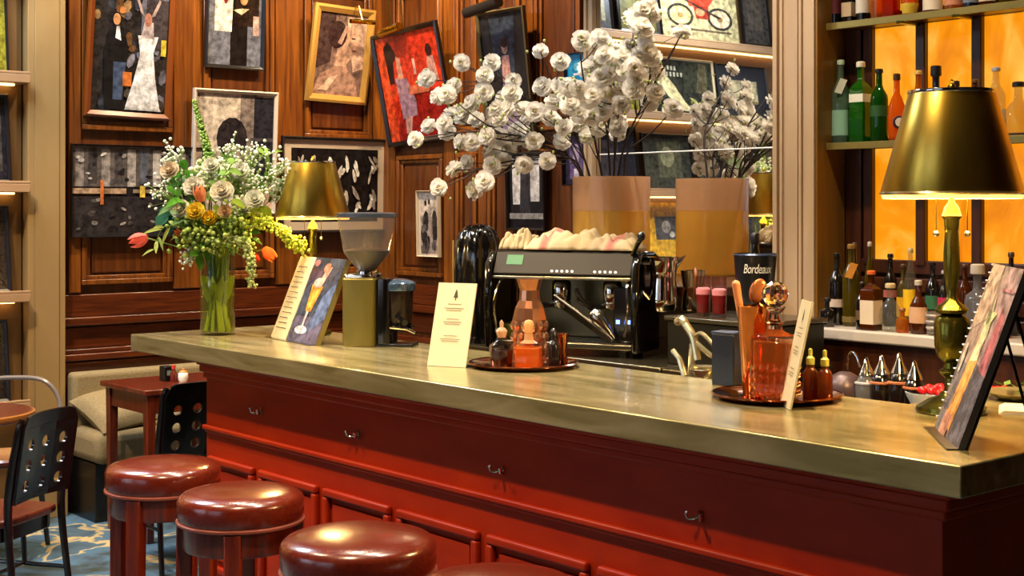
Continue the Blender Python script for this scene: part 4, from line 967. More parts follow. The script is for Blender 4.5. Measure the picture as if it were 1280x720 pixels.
# --- small papers and garnish at the near corner
t = thing('napkin_stack', 'white paper napkins by the corner lamp', 'napkins', (-1.93, 3.43, ZC), math.radians(30))
for k in range(4): MB().box((-.085+.004*k, -.085, .0025*k), (.085, .085-.004*k, .0025*k+.002)).build('napkin', pm('d8d2c4', .8), t, 0)
t = thing('garnish_dish', 'shallow dish of green mint leaves behind the napkins', 'dish', (-2.07, 3.62, ZC))
MB().lathe([(0, 0), (.06, 0), (.1, .018), (.104, .022), (.098, .021), (.058, .005), (0, .005)], 32).build('dish', pm('8c8460', .3, .6), t, 50)
m = MB(); g = random.Random(4)
for k in range(36):
    a, r_ = g.uniform(0, 2*PI), g.uniform(0, .075); x, y, z = r_*math.cos(a), r_*math.sin(a), .014+g.uniform(0, .03); b_ = g.uniform(0, 6)
    d = Vector((math.cos(b_), math.sin(b_), g.uniform(-.2, .5)))*.03; s_ = Vector((-math.sin(b_), math.cos(b_), .1))*.011; c_ = Vector((x, y, z))
    m.add([c_, c_+d*.5+s_, c_+d, c_+d*.5-s_], [(0, 1, 2, 3)])
o = m.build('mint_leaves', pm('4c6a22', .5), t, 0); o['kind'] = 'stuff'
# ------------------------------------------------------------------ espresso machine
EX, EY, EZ = -4.22, 3.90, 1.02
EROT = math.radians(25)
t = thing('espresso_machine', 'dark bronze two-group espresso machine with glossy black ends', 'coffee machine', (EX, EY, EZ), EROT)
for x in (-.25, .25):
    for y in (-.09, .08): MB().lathe([(0, 0), (.02, 0), (.022, .03), (.016, .036), (0, .036)], 14, 0, None, (x, y, 0)).build('foot', 'black', t, 40)
MB().box((-.30, -.13, .03), (.30, .10, .055)).build('base_tray', 'steel_dark', t, 35, .006)
for k in range(11): MB().box((-.29, -.124+.02*k, .055), (.29, -.115+.02*k, .06)).build('drip_bar', 'steel', t, 0)
MB().box((-.29, .075, .06), (.29, .11, .40)).build('splash_back', pm('6a6248', .3, .8), t, 35, .004)
hood = [(-.13, .318), (-.142, .326), (-.105, .412), (-.095, .418), (.11, .418), (.11, .305), (-.05, .30), (-.11, .306)]
MB().prism(hood, -.30, .30, 0, YZ).build('hood', pm('17130c', .4, .2, 0, .3), t, 35, .004)
MB().box((-.30, -.145, .306), (.30, -.128, .318)).build('hood_trim', pm('a09470', .2, .9), t, 35, .003)
def on_hood(x, q): return Vector((x, -.142+.037*q-.001, .326+.086*q))
for gx in (.005, .19):
    for k in range(5):
        MB().ball(tuple(on_hood(gx+.022*k-.044, .16)), (.006, .004, .005), 8, 6).build('button', emat('fff0d8', .8), t, 60)
c = on_hood(-.21, .66); q = Vector((0, .037, .086)).normalized()
MB().add([tuple(c+Vector((sx*.036, -.001, 0))+q*sz*.021) for sx, sz in ((-1,-1),(1,-1),(1,1),(-1,1))], [(0,1,2,3)]).build('green_sticker', pm('0f6a3c', .4), t, 0)
for gx in (-.02, .2):
    gh = MB().lathe([(0, .215), (.036, .215), (.039, .22), (.039, .29), (.03, .303), (0, .303)], 28, 0, None, (gx, -.08, 0)).build('group_head', 'chrome', t, 40)
    MB().lathe([(0, .19), (.03, .19), (.038, .195), (.04, .213), (0, .214)], 28, 0, None, (gx, -.08, 0)).build('portafilter', 'steel', gh, 40)
    MB().tube([(gx-.02, -.10, .203), (gx-.07, -.14, .2), (gx-.105, -.165, .23), (gx-.12, -.17, .275)], [.009, .013, .014, .009], 12).build('portafilter_handle', 'black_gloss', gh)
# tilted steel plate and scoop resting in the working area
Xp = Matrix.Translation((.085, -.10, .145)) @ Matrix.Rotation(math.radians(33), 4, 'Y') @ Matrix.Rotation(math.radians(-30), 4, 'X')
MB().box((-.15, -.05, -.006), (.15, .05, .006), 0, Xp).build('tilted_tray', 'steel', t, 35, .004)
MB().box((-.13, -.012, .0062), (.06, .012, .008), 0, Xp).build('tray_slot', 'black', t, 0)
Xp2 = Matrix.Translation((.18, -.135, .135)) @ Matrix.Rotation(math.radians(-40), 4, 'Y')
MB().lathe([(0, -.075), (.01, -.074), (.018, -.03), (.030, .02), (.03, .05), (.018, .07), (0, .075)], 20, 0, Xp2).build('scoop', 'steel', t, 50)
MB().box((-.285, -.12, .062), (-.13, -.03, .12)).build('cup_shelf', 'brass_green', t, 35, .006)
for s, x0, x1 in ((-1, -.335, -.302), (1, .302, .335)):
    rp = [(.11, .02), (.11, .40), (.05, .42), (-.10, .42), (-.15, .37), (-.165, .2), (-.15, .02)]
    MB().prism(rp, x0, x1, 0, YZ).build('end_panel', 'black_gloss', t, 50, .012, 3)
MB().box((.215, -.115, .062), (.30, .07, .28)).build('control_box', 'black_gloss', t, 35, .006)
for x in (.228, .272): MB().box((x, -.1165, .135), (x+.016, -.1155, .151)).build('blue_indicator', emat('5a78ff', 3), t, 0)
for x, s in ((-.27, -1), (.285, 1)):
    w_ = MB().tube(spline([(x, -.10, .305), (x, -.14, .29), (x+.01*s, -.17, .2), (x-.0*s, -.165, .1)], 5), .006, 8).build('steam_wand', 'chrome', t)
    MB().lathe([(0, .088), (.009, .09), (.009, .105), (0, .107)], 10, 0, None, (x, -.165, 0)).build('wand_tip', 'steel', w_, 40)
lv = MB().tube([(.29, -.10, .40), (.31, -.11, .44), (.325, -.115, .465)], [.009, .009, .011], 10).build('steam_lever', 'black_gloss', t)
MB().ball((.335, -.12, .482), (.017, .015, .02), 12, 8).build('lever_knob', 'black_gloss', lv, 60)
# glossy black cover pulled over a second grinder, left of the machine
t = thing('covered_grinder', 'tall glossy black folded cover over equipment left of the coffee machine', 'cover', (-4.85, 3.90, EZ))
n = 64; V = []; prf = [(.112, .0), (.11, .1), (.106, .25), (.104, .36), (.098, .43), (.08, .485), (.05, .515), (.0, .525)]
for r_, z in prf[:-1]:
    for i in range(n):
        a = 2*PI*i/n; f = 1+.075*math.sin(7*a+z*3)*(1-.5*z)+.05*math.sin(13*a-z*6)
        V.append((r_*f*math.cos(a), r_*f*math.sin(a), z))
V.append((0, 0, .525)); Fc = [(j*n+i, j*n+(i+1) % n, (j+1)*n+(i+1) % n, (j+1)*n+i) for j in range(len(prf)-2) for i in range(n)]
Fc += [((len(prf)-2)*n+i, (len(prf)-2)*n+(i+1) % n, len(V)-1) for i in range(n)]
MB().add(V, Fc).build('cover', 'black_gloss', t, 80)
MB().tube(spline([(.105*math.cos(a)*1.02, .105*math.sin(a)*1.02, z) for a, z in ((-2.2, .05), (-2.1, .2), (-2.2, .35), (-2.3, .45))], 5), .004, 6).build('seam', pm('b89a5c', .3, .6), t)
MB().box((-.09, -.09, 0), (.09, .09, .03)).build('base', 'black', t, 35, .004)

# crumpled towels over the machine
def towel(label, loc, W, D, seed, hgt, rz=0):
    nx, ny = 46, 22; V = []; Fc = []
    for i in range(nx+1):
        for j in range(ny+1):
            x, y = i/nx, j/ny
            e = min(1, min(x, 1-x)*7)*min(1, min(y, 1-y)*5); e = e**.5
            p = Vector((x*4.2+seed, y*2.0, seed*.7))
            n1 = abs(mnoise.noise(p))*1.0+abs(mnoise.noise(p*2.3))*.5+mnoise.noise(p*5)*.14
            V.append((x*W-W/2+.01*mnoise.noise(p*3), y*D-D/2+.012*mnoise.noise(p*2.7+Vector((5, 0, 0))), .003+e*(hgt*.42+hgt*n1)))
    for i in range(nx):
        for j in range(ny):
            a = i*(ny+1)+j; Fc.append((a, a+ny+1, a+ny+2, a+1))
    o = MB().add(V, Fc).build('bar_towel', 'towel', None, 80); o.location = loc; o.rotation_euler.z = rz
    sm = o.modifiers.new('sub', 'SUBSURF'); sm.levels = 1; sm.render_levels = 1
    so = o.modifiers.new('thick', 'SOLIDIFY'); so.thickness = .003; so.offset = 1
    tag(o, label, 'towel')
towel('crumpled cream towel with a faded red stripe lying over the coffee machine', (EX+.045, EY+.025, EZ+.420), .47, .2, 1.3, .08, EROT)
towel('smaller bunched cream towel at the left end of the coffee machine', (EX-.225, EY-.09, EZ+.420), .13, .18, 6.1, .075, EROT)

# ------------------------------------------------------------------ steel box, jugs, glasses, ice bucket
t = thing('steel_bin', 'olive-grey steel bin right of the coffee machine', 'bin', (-3.46, 4.09, EZ))
MB().box((-.235, -.19, 0), (.22, .18, .165)).build('bin_body', 'dark_steel', t, 35, .006)
MB().box((-.245, -.2, .165), (.23, .19, .185)).build('lid', 'steel_dark', t, 35, .005)
BZ = EZ+.185
def on_bin(u, Y): q = onY(u, 258, Y); return (q.x, Y, BZ)
t = thing('milk_pitcher', 'wide steel milk pitcher right of the coffee machine', 'pitcher', on_bin(829, 4.03), math.radians(60))
MB().lathe([(0, 0), (.05, 0), (.056, .006), (.058, .05), (.05, .13), (.056, .19), (.066, .215), (.063, .215), (.048, .13), (0, .02)], 32).build('jug', 'chrome', t, 50)
MB().tube(spline([(-.052, 0, .19), (-.1, 0, .185), (-.11, 0, .12), (-.056, 0, .05)], 6), .007, 8).build('handle', 'chrome', t)
MB().add([(.055, -.03, .205), (.095, 0, .222), (.055, .03, .205), (.05, 0, .16)], [(0,1,3),(1,2,3)]).build('spout', 'chrome', t, 60)
t = thing('copper_jug', 'steel jug with a brown curved handle beside the red drinks', 'jug', on_bin(866, 4.16), math.radians(-40))
MB().lathe([(0, 0), (.042, 0), (.046, .01), (.04, .09), (.05, .16), (.048, .16), (.036, .09), (0, .01)], 28).build('jug', 'steel', t, 50)
MB().tube(spline([(.045, 0, .15), (.085, 0, .165), (.095, 0, .11), (.045, 0, .05)], 6), .009, 8).build('handle', pm('7a4420', .35), t)
for u, Y, lab in ((879, 4.0, 'left glass of foaming red drink on the steel bin'), (899, 4.0, 'right glass of foaming red drink on the steel bin')):
    t = thing('cocktail_glass', lab, 'glass', on_bin(u, Y))
    MB().lathe([(0, 0), (.024, 0), (.026, .004), (.031, .15), (.029, .15), (.024, .01), (0, .01)], 24).build('tumbler', glass('f6e8e8', 1.3), t, 50)
    MB().lathe([(0, .011), (.0235, .011), (.027, .08), (0, .08)], 24).build('drink', pm('6a1018', .15), t, 50)
    MB().lathe([(0, .0805), (.027, .0805), (.028, .1), (.02, .106), (0, .107)], 24).build('foam', pm('e0a0ac', .7), t, 50)
t = thing('ice_bucket', 'black tapered wine bucket lettered Bordeaux in white script', 'bucket', on_bin(944, 4.06))
r0, r1, hb = .060, .080, .235
MB().lathe([(0, 0), (r0, 0), (r0+.002, .004), (r1, hb), (r1+.002, hb+.003), (r1-.004, hb), (r0-.003, .01), (0, .01)], 40).build('bucket', pm('10141c', .3, 0, .2), t, 50)
MB().lathe([(r1-.001, hb-.004), (r1+.004, hb), (r1-.001, hb+.005)], 40).build('rim', pm('4a5a78', .25, .6), t, 60)
cu = bpy.data.curves.new('lettering', 'FONT'); cu.body = 'Bordeaux'; cu.size = .052; cu.align_x = 'CENTER'; cu.shear = .25; cu.space_character = .92; cu.resolution_u = 3
tmp = bpy.data.objects.new('lettering_tmp', cu); COL.objects.link(tmp)
bpy.context.view_layer.update(); me = bpy.data.meshes.new_from_object(tmp.evaluated_get(bpy.context.evaluated_depsgraph_get()))
bpy.data.objects.remove(tmp)
fa = math.atan2(-FY, -FX)-.06
for v in me.vertices:
    x, y = v.co.x*.58, v.co.y*.9; z = hb-.066+y*1.05; rr = r0+(r1-r0)*z/hb+.0018; a = fa+x/rr
    v.co = (rr*math.cos(a), rr*math.sin(a), z)
me.materials.clear(); me.materials.append(pm('e4e2da', .5)); link('lettering', me, t)
t = thing('wine_bottle', 'black wine bottle neck standing in the black bucket', 'bottle', (on_bin(946, 4.08)[0], 4.07, BZ+.012))
MB().lathe([(0, 0), (.036, 0), (.037, .004), (.037, .19), (.02, .225), (.0145, .245), (.0145, .295), (0, .295)], 24).build('bottle_glass', pm('0a0c08', .08, 0, .4), t, 50)
MB().lathe([(.015, .262), (.0165, .264), (.0165, .3), (.012, .305), (0, .305)], 20).build('foil', pm('0f0f14', .3), t, 50)

# lever juicer standing behind the bar
jp = onY(868, 470, 3.48)
t = thing('lever_juicer', 'silver lever citrus press behind the bar', 'juicer', (jp.x, 3.48, .86))
cr = pm('c2b892', .2, .85)
def cp(u, v):
    q = onY(u, v, 3.48); return (q.x-jp.x, 0, q.z-.86)
z_top = cp(853, 402)[2]
MB().box((-.1, -.07, 0), (.1, .07, .02)).build('base', cr, t, 35, .006)
MB().tube([(-.02, 0, .02), cp(866, 430)], [.016, .012], 10).build('column', cr, t)
MB().tube(spline([cp(846, 403), cp(853, 401), cp(860, 410), cp(866, 420), cp(869, 432), cp(872, 450)], 4), [.014, .016, .017, .018, .018, .018]+[.014]*15, 10).build('head', cr, t)
MB().tube(spline([cp(869, 420), cp(877, 417), cp(888, 427), cp(900, 441)], 4), .008, 8).build('lever', cr, t)
MB().tube(spline([cp(869, 427), cp(880, 437), cp(892, 446), cp(902, 446), cp(899, 458), cp(893, 468)], 4), .009, 8).build('linkage', cr, t)
MB().tube([cp(863, 458), cp(901, 459)], .007, 8).build('crossbar', cr, t)
MB().tube([cp(841, 438), cp(849, 448), cp(856, 470)], [.010, .010, .012], 8).build('stand_arm', cr, t)
MB().lathe([(0, 0), (.02, 0), (.05, .04), (.052, .05), (.046, .05), (.018, .008), (0, .006)], 24, 0, None, (cp(882, 480)[0], 0, cp(882, 480)[2])).build('cup', cr, t, 40)

# ------------------------------------------------------------------ bottles
PROF = {
 'tall':  [(0,0),(.95,0),(1,.015),(1,.58),(.92,.64),(.5,.73),(.36,.78),(.33,.93),(.36,.94)],
 'square':[(0,0),(.95,0),(1,.015),(1,.66),(.9,.71),(.42,.76),(.36,.8),(.36,.92),(.4,.93)],
 'slim':  [(0,0),(.95,0),(1,.01),(1,.5),(.8,.62),(.42,.76),(.34,.84),(.32,.94)],
 'round': [(0,0),(.55,0),(.75,.03),(.97,.2),(1,.32),(.9,.48),(.6,.6),(.34,.66),(.3,.72),(.3,.88),(.36,.9)],
 'squat': [(0,0),(.95,0),(1,.02),(1,.48),(.9,.56),(.4,.63),(.34,.67),(.34,.84),(.42,.86)],
 'flask': [(0,0),(.8,0),(.9,.02),(1,.3),(.96,.5),(.6,.64),(.36,.7),(.33,.9)],
}
BM = {}
def bottle(label, loc, h, r, kind, glass_mat, cap_c, lab=None, lab_c=None, flat=1.0, extra=None, group='spirit bottles on the back bar', rz=0):
    key = (kind, round(h, 3), round(r, 4), flat, str(glass_mat.name), cap_c, str(lab), lab_c)
    t = thing('spirit_bottle', label, 'bottle', loc, rz, group)
    n = 20 if kind != 'square' else 4
    X = Matrix.Diagonal((1, flat, 1, 1)); P = [(a*r, b*h) for a, b in PROF[kind]]
    if kind == 'square': X = X @ Matrix.Rotation(PI/4, 4, 'Z'); P = [(a*1.25 if i < 4 else a, b) for i, (a, b) in enumerate(P)]
    zc = P[-1][1]; rc = P[-1][0]
    MB().lathe(P+[(0, zc)], n, 0, X).build('bottle_glass', glass_mat, t, 40)
    MB().lathe([(0, zc+.0005), (rc*1.2, zc+.0005), (rc*1.25, zc+.004), (rc*1.2, h-.003), (rc*.9, h), (0, h)], 14, 0, None).build('cap', cap_c if not isinstance(cap_c, str) else pm(cap_c, .35), t, 40)
    if lab:
        a, b = lab; k = 1.012
        if kind == 'square':
            MB().lathe([(r*1.25*k, a*h), (r*1.25*k, b*h)], 4, 0, X).build('paper_label', pm(lab_c, .5), t, 30)
        else:
            def rad(q):
                for (r_0, z_0), (r_1, z_1) in zip(P, P[1:]):
                    if z_0 <= q <= z_1 and z_1 > z_0: return r_0+(r_1-r_0)*(q-z_0)/(z_1-z_0)
                return r
            zs = [a*h+(b-a)*h*i/6 for i in range(7)]
            MB().lathe([(rad(z)*k+.0004, z) for z in zs], n, 0, X).build('paper_label', pm(lab_c, .5), t, 50)
    if extra == 'tag':
        d = Vector((-FX, -FY, 0)); s_ = Vector((RX, RY, 0)); c_ = d*(r*1.02+.002)-s_*r*.25+Vector((0, 0, h*.68))
        q = [c_+s_*(sx*.014+sz*.012)+Vector((0, 0, sz*.028-sx*.004)) for sx, sz in ((-1,-1),(1,-1),(1,1),(-1,1))]
        MB().add([tuple(v) for v in q]+[tuple(v+d*.0015) for v in q], [(0,1,2,3),(7,6,5,4),(0,4,5,1),(1,5,6,2),(2,6,7,3),(3,7,4,0)]).build('hang_tag', pm('d8dccc' if 'aqua' in label else 'd8963c', .6), t, 0)
    if extra == 'badge':
        X2 = Matrix.Rotation(math.atan2(-FY, -FX), 4, 'Z') @ Matrix.Translation((r*.98, 0, h*.28)) @ Matrix.Rotation(PI/2, 4, 'Y')
        MB().lathe([(0, .006), (.024, .006), (.026, 0), (0, 0)], 20, 0, X2).build('round_badge', pm('3a2c38', .4), t, 40)
        MB().lathe([(0, .0075), (.017, .0075), (.017, .006), (0, .006)], 20, 0, X2).build('badge_face', pm('d8d4d0', .4), t, 40)
    return t
gA = glass('e08a1c', .9, .04, .35); gB = glass('6a3008', 1.0, .05, .6); gG = glass('2f9a1a', 1.0, .04, .3); gDG = glass('1f6a18', 1.0, .04, .45); gC = glass('e6e8e2', 1.1, .03, .06)
gK = pm('0f0c0c', .1, 0, .4); gQ = glass('9cc8b0', 1.0, .04, .35); gO = glass('7a6a1a', 1.0, .05, .45); gR = glass('c63a12', .9, .05, .5); gS = glass('a8a8ac', 1.0, .05, .35); gN = pm('14182a', .12, 0, .4)
S2, S1, SY = 1.87, 2.35, 4.658
def rowb(Z, Y, specs):
    for (u, vtop, rpx, kind, gm, cap, lab, lc, flat, extra, text) in specs:
        q = onY(u, vtop, Y); z = q.x*FX+q.y*FY
        bottle(text, (q.x, Y, Z), max(.06, q.z-Z), rpx*z/F, kind, gm, cap, lab, lc, flat, extra)
rowb(S2+.001, SY, [
 (1051, 75, 11, 'tall', gQ, 'b8d8c4', (.1, .4), '8cc0ac', 1, 'tag', 'aqua glass bottle with a white hang tag, first on the lower shelf'),
 (1076, 77, 11.5, 'square', gG, 'd8d0b8', (.5, .6), 'd8d8c8', 1, None, 'bright green square bottle with a pale band on the lower shelf'),
 (1099, 86, 11, 'tall', gDG, '16181a', (.35, .5), '1c4a1c', 1, None, 'dark green bottle with a black cap on the lower shelf'),
 (1121, 92, 11, 'flask', gA, '3a2412', None, None, 1, 'badge', 'amber bottle with a round badge on the lower shelf'),
 (1148, 88, 10, 'tall', gA, 'c8a85c', (.2, .45), 'c8a878', 1, None, 'gold-capped amber bottle just left of the lamp shade top'),
 (1170, 82, 13, 'squat', gN, '14141c', (.2, .4), '2a3048', 1, None, 'dark blue bottle rising behind the lamp shade'),
 (1195, 101, 11, 'flask', gB, '2a1a10', None, None, 1, None, 'short brown bottle hidden behind the lamp shade'),
 (1219, 99, 10, 'tall', gB, '5a3a24', None, None, 1, None, 'brown-capped bottle behind the right of the lamp shade top'),
 (1245, 84, 12, 'tall', gC, '9a9aa4', (.12, .4), 'd8cdb0', 1, None, 'clear bottle with a tall silver cap right of the lamp shade'),
 (1273, 102, 17, 'round', gC, '1c1a1c', None, None, 1, None, 'round clear skull-like bottle with a black cap at the shelf end'),
])
rowb(S1+.001, SY, [
 (1045, -62, 8.5, 'tall', gK, '2a0a0c', (.15, .4), '4a1018', 1, None, 'dark red labelled bottle first on the upper shelf'),
 (1062, -58, 8, 'square', gK, '1c1010', (.1, .3), 'b8a488', 1, None, 'black bottle with a beige label on the upper shelf'),
 (1079, -64, 9, 'tall', gK, 'c8c4ba', (.12, .5), 'd0ccc0', 1, None, 'bottle with a tall white label on the upper shelf'),
 (1097, -55, 8.5, 'tall', gA, '281408', None, None, 1, None, 'plain orange bottle on the upper shelf'),
 (1114, -60, 9, 'square', gR, '301008', None, None, 1, None, 'orange-red square bottle on the upper shelf'),
 (1137, -52, 11, 'round', gA, '1a1010', (.05, .22), 'd8b838', 1, None, 'round amber bottle with a yellow label on the upper shelf'),
 (1166, -66, 12, 'tall', gB, '30241c', (.05, .4), 'd6ccba', 1, None, 'bottle with a broad cream label on the upper shelf'),
 (1192, -58, 11, 'squat', gA, '281a12', (.1, .35), 'b87a5a', 1, None, 'amber bottle with a rust label on the upper shelf'),
 (1213, -66, 9, 'tall', gN, '20283c', (.1, .4), '6a7488', 1, None, 'dark blue bottle with a grey label on the upper shelf'),
 (1234, -60, 10, 'tall', gB, '3a2a1c', (.1, .4), 'c4b498', 1, None, 'brown bottle with a tan label on the upper shelf'),
 (1258, -66, 10, 'slim', gO, '2a2a1c', None, None, 1, None, 'slim olive bottle near the end of the upper shelf'),
])
CT = 1.157
rowb(CT, 4.62, [
 (1068, 303, 8, 'slim', gK, '30303a', None, None, 1, None, 'thin black bottle at the back left of the counter'),
 (1087, 302, 7, 'slim', gO, 'b8b0a4', None, None, 1, None, 'slim bottle with a curved pale top at the back of the counter'),
 (1113, 317, 8.5, 'tall', gK, '141012', (.4, .5), 'a85a50', 1, None, 'black bottle with a thin red band behind the round flask'),
 (1166, 327, 9, 'tall', gK, '141012', (.3, .5), '2c6a4a', 1, None, 'black bottle with a green label left of the lamp stem'),
 (1180, 338, 7.5, 'tall', gK, 'a8aab4', (.2, .55), 'b8285a', 1, None, 'bottle with a pink label beside the lamp stem'),
 (1206, 330, 9, 'tall', gB, '4a2818', (.2, .4), '6a3a24', 1, None, 'brown bottle just right of the lamp stem'),
 (1264, 315, 9, 'tall', gK, '4a3020', (.2, .5), 'a08060', 1, None, 'dark bottle with a tan label behind the spiral menu'),
 (1240, 345, 8, 'tall', gB, '241810', (.2, .5), '8a6a4a', 1, None, 'brown bottle beside the grey square decanter'),
])
rowb(CT, 4.51, [
 (1046, 316, 10, 'tall', gK, '14100f', (.25, .36), 'b8a8a0', 1, None, 'black bottle with a small pale label first on the counter'),
 (1064, 305, 11, 'tall', gO, '8a6a34', (.05, .12), '6a5a2c', 1, 'tag', 'tall olive bottle with an orange neck tag on the counter'),
 (1129, 330, 8, 'tall', gO, '3a2a14', (.2, .5), 'd8a418', 1, None, 'olive bottle with an amber label behind the flask'),
 (1138, 310, 9, 'slim', gC, 'b8a878', (.18, .5), 'e2b80c', 1, None, 'tall clear bottle with a bright yellow label'),
 (1222, 330, 17, 'squat', gS, 'c8c0b4', None, None, .8, None, 'grey square-shouldered decanter right of the lamp'),
 (1189, 350, 8, 'tall', gK, '2a1c18', (.2, .4), '7a2a3a', 1, None, 'dark bottle with a wine red label hidden by the lamp stem'),
 (1254, 356, 9, 'tall', gA, '2a1c10', (.2, .4), 'c89a50', 1, None, 'amber bottle half hidden by the spiral menu'),
])
rowb(CT, 4.42, [
 (1034, 372, 9, 'squat', gK, '1a1614', None, None, 1, None, 'small black bottle by the tan pilaster'),
 (1089, 338, 11, 'square', gB, 'd8642c', (.1, .5), 'd0c0a8', 1, None, 'brown bottle with an orange cap and tall cream label'),
 (1078, 352, 8, 'tall', gK, '241c18', (.2, .4), '5a4630', 1, None, 'short black bottle between the olive and orange-capped ones'),
 (1113, 354, 15, 'round', gC, 'c8b088', None, None, .7, None, 'round clear flask bottle at the front of the counter'),
 (1148, 350, 12, 'flask', gB, 'b8b0a0', (.2, .5), 'c49a78', .8, None, 'brown flask with a diamond-shaped tan label'),
 (1128, 385, 8, 'squat', gA, '7a4a1c', None, None, 1, None, 'little amber bottle between the two flasks'),
])
q = onY(1170, 412, 4.42)
t = thing('patterned_glass', 'short cut-glass tumbler beside the lamp stem on the counter', 'glass', (q.x, 4.42, CT))
MB().lathe([(0, 0), (.03, 0), (.033, .004), (.037, .085), (.034, .085), (.03, .012), (0, .012)], 12).build('tumbler', glass('dcd8d4', 1.8, .04, .2), t, 10)
m = MB()
for k in range(3): m.lathe([(.0345+.0012*k, .02+.022*k), (.0375+.0012*k, .026+.022*k), (.0348+.0012*k, .032+.022*k)], 12)
m.build('cut_bands', pm('b8b0a8', .2, .6), t, 10)

# pourer-topped bottles in the speed rail
for i, (u, v, gm, col) in enumerate(((1083, 446, gS, 'silver'), (1102, 443, gK, 'black'), (1124, 440, gK, 'dark tall'), (1143, 450, gK, 'dark short'))):
    q = onY(u, v, 3.84); t = thing('pourer_bottle', '%s bottle with a cone metal pourer, %s from the copper tray' % (col, ('first', 'second', 'third', 'fourth')[i]), 'bottle', (q.x, 3.84, .951), 0, 'pourer bottles in the speed rail')
    h = q.z-.951
    MB().lathe([(0, 0), (.034, 0), (.036, .004), (.036, h*.5), (.026, h*.62), (.022, h*.66), (0, h*.66)], 20).build('bottle_glass', gm, t, 50)
    MB().lathe([(.024, h*.655), (.027, h*.67), (.022, h*.74), (.011, h*.86), (.006, h*.97), (0, h)], 18).build('pourer', 'chrome', t, 50)
    MB().lathe([(.0265, h*.5), (.038, h*.505), (.038, h*.53), (.0265, h*.56)], 20).build('collar', pm('b8704c' if i in (1, 2, 3) else 'c8c8cc', .3, .5), t, 40)
q = onY(1056, 480, 3.84)
t = thing('gravy_spout', 'dark rounded pot with a thin curved spout behind the copper tray', 'pot', (q.x, 3.84, .951))
MB().lathe([(0, 0), (.04, 0), (.056, .03), (.06, .07), (.046, .105), (.02, .12), (0, .122)], 24).build('pot', pm('4c3c40', .35, .3), t, 50)
MB().tube(spline([(.01, 0, .118), (.012, 0, .16), (.028, 0, .19), (.05, 0, .17), (.058, 0, .14)], 5), .0035, 8).build('spout', 'chrome', t)
for u, Y, n_, lab in ((1168, 3.86, 'caddy', 'white dish of red berries behind the lamp base'), (1262, 3.98, 'bowl', 'dish of red berries behind the spiral menu')):
    q = onY(u, 480, Y); X_ = min(q.x, -2.36)
    t = thing('berry_dish', lab, 'dish', (X_, Y, .951))
    MB().lathe([(0, 0), (.05, 0), (.085, .07), (.09, .085), (.086, .085), (.048, .01), (0, .01)], 28).build('dish', pm('b8c0c4', .3), t, 50)
    m = MB(); g = random.Random(int(u))
    for k in range(40):
        a, r_ = g.uniform(0, 2*PI), .07*math.sqrt(g.random()); m.ball((r_*math.cos(a), r_*math.sin(a), .085+.012*g.random()), .012, 8, 5)
    o = m.build('berries', pm('c01414', .25), t, 60); o['kind'] = 'stuff'
# ------------------------------------------------------------------ blossom vase in front of the mirror
VX, VY, VZ = -4.42, 4.31, 1.30
t = thing('blossom_vase', 'wide amber glass cylinder vase with a frosted top band', 'vase', (VX, VY, VZ))
MB().lathe([(0, 0), (.16, 0), (.17, .006), (.17, .30), (.164, .30), (.164, .008), (0, .008)], 48).build('amber_body', glass('f8d878', .7, .15, .6), t, 50)
MB().lathe([(.17, .3005), (.171, .45), (.165, .45), (.164, .3005)], 48).build('frosted_band', glass('f0d2b0', .7, .25, .66), t, 50)
def petal(mb, ang, r, z, tilt, w, m):
    """cupped petal of 3x3 points"""
    X = Matrix.Rotation(ang, 4, 'Z') @ Matrix.Translation((.004, 0, z)) @ Matrix.Rotation(-tilt, 4, 'Y')
    V = []
    for i, (l, ww) in enumerate(((0, .25), (.55, 1), (1, .72))):
        for j in (-1, 0, 1): V.append((l*r*(1 if j == 0 else .93), j*w*ww, .12*r*(j*j)+.25*r*(l**2)*.4))
    mb.add(V, [(0,3,4,1),(1,4,5,2),(3,6,7,4),(4,7,8,5)], m, X)
def blossom_mesh(seed):
    g = random.Random(seed); mb = MB()
    for ring, (n, r, z, tl, w) in enumerate(((8, .044, 0, .1, .021), (8, .041, .003, .45, .020), (8, .037, .006, .75, .018), (7, .031, .009, 1.05, .015))):
        for k in range(n): petal(mb, 2*PI*k/n+ring*.5+g.uniform(-.2, .2), r*g.uniform(.88, 1.1), z, tl+g.uniform(-.2, .2), w, 0)
    for k in range(7): petal(mb, 2*PI*k/7+.3, .038, -.002, -.45, .02, 0)
    mb.ball((0, 0, .008), (.02, .02, .014), 8, 5, 0)
    mb.ball((0, 0, .022), (.006, .006, .005), 6, 4, 1)
    mb.lathe([(0, -.014), (.004, -.012), (.008, -.002), (0, 0)], 6, 2)
    return mb.mesh('blossom', [petal_material('f4f0e8'), pm('c8b84c', .5), pm('6a7038', .6)], 60)
BMESH = [blossom_mesh(k) for k in range(5)]
A = [(233,190),(325,190),(303,228),(130,237),(165,290),(213,258),(390,243),(470,155),(530,187),(595,125),(478,262),(300,275),(238,350),(330,340),(325,380),(137,380),(183,370),(97,418),(232,425),(280,430),(327,453),(213,510),(252,487),(165,563),(275,570),(303,545),(323,500),(360,297),(420,330),(418,400),(375,440),(420,490),(490,485),(508,310),(545,285),(555,262),(540,385),(590,345),(585,375),(610,210),(600,322),(440,425),(400,395),(455,335),(350,410),(270,310),(495,350),(192,285),(350,360),(310,410),(205,345),(370,330)]
B = [(215,40),(240,30),(185,65),(215,110),(225,145),(60,150),(80,210),(140,220),(185,255),(120,238),(250,215),(258,255),(265,350),(240,385),(330,410),(365,125),(125,330),(150,305),(110,420),(70,425),(130,445),(55,480),(20,375),(40,310),(125,505),(60,335),(200,300),(30,440),(235,185),(190,340),(100,190),(160,270),(250,60),(90,370),(100,280)]
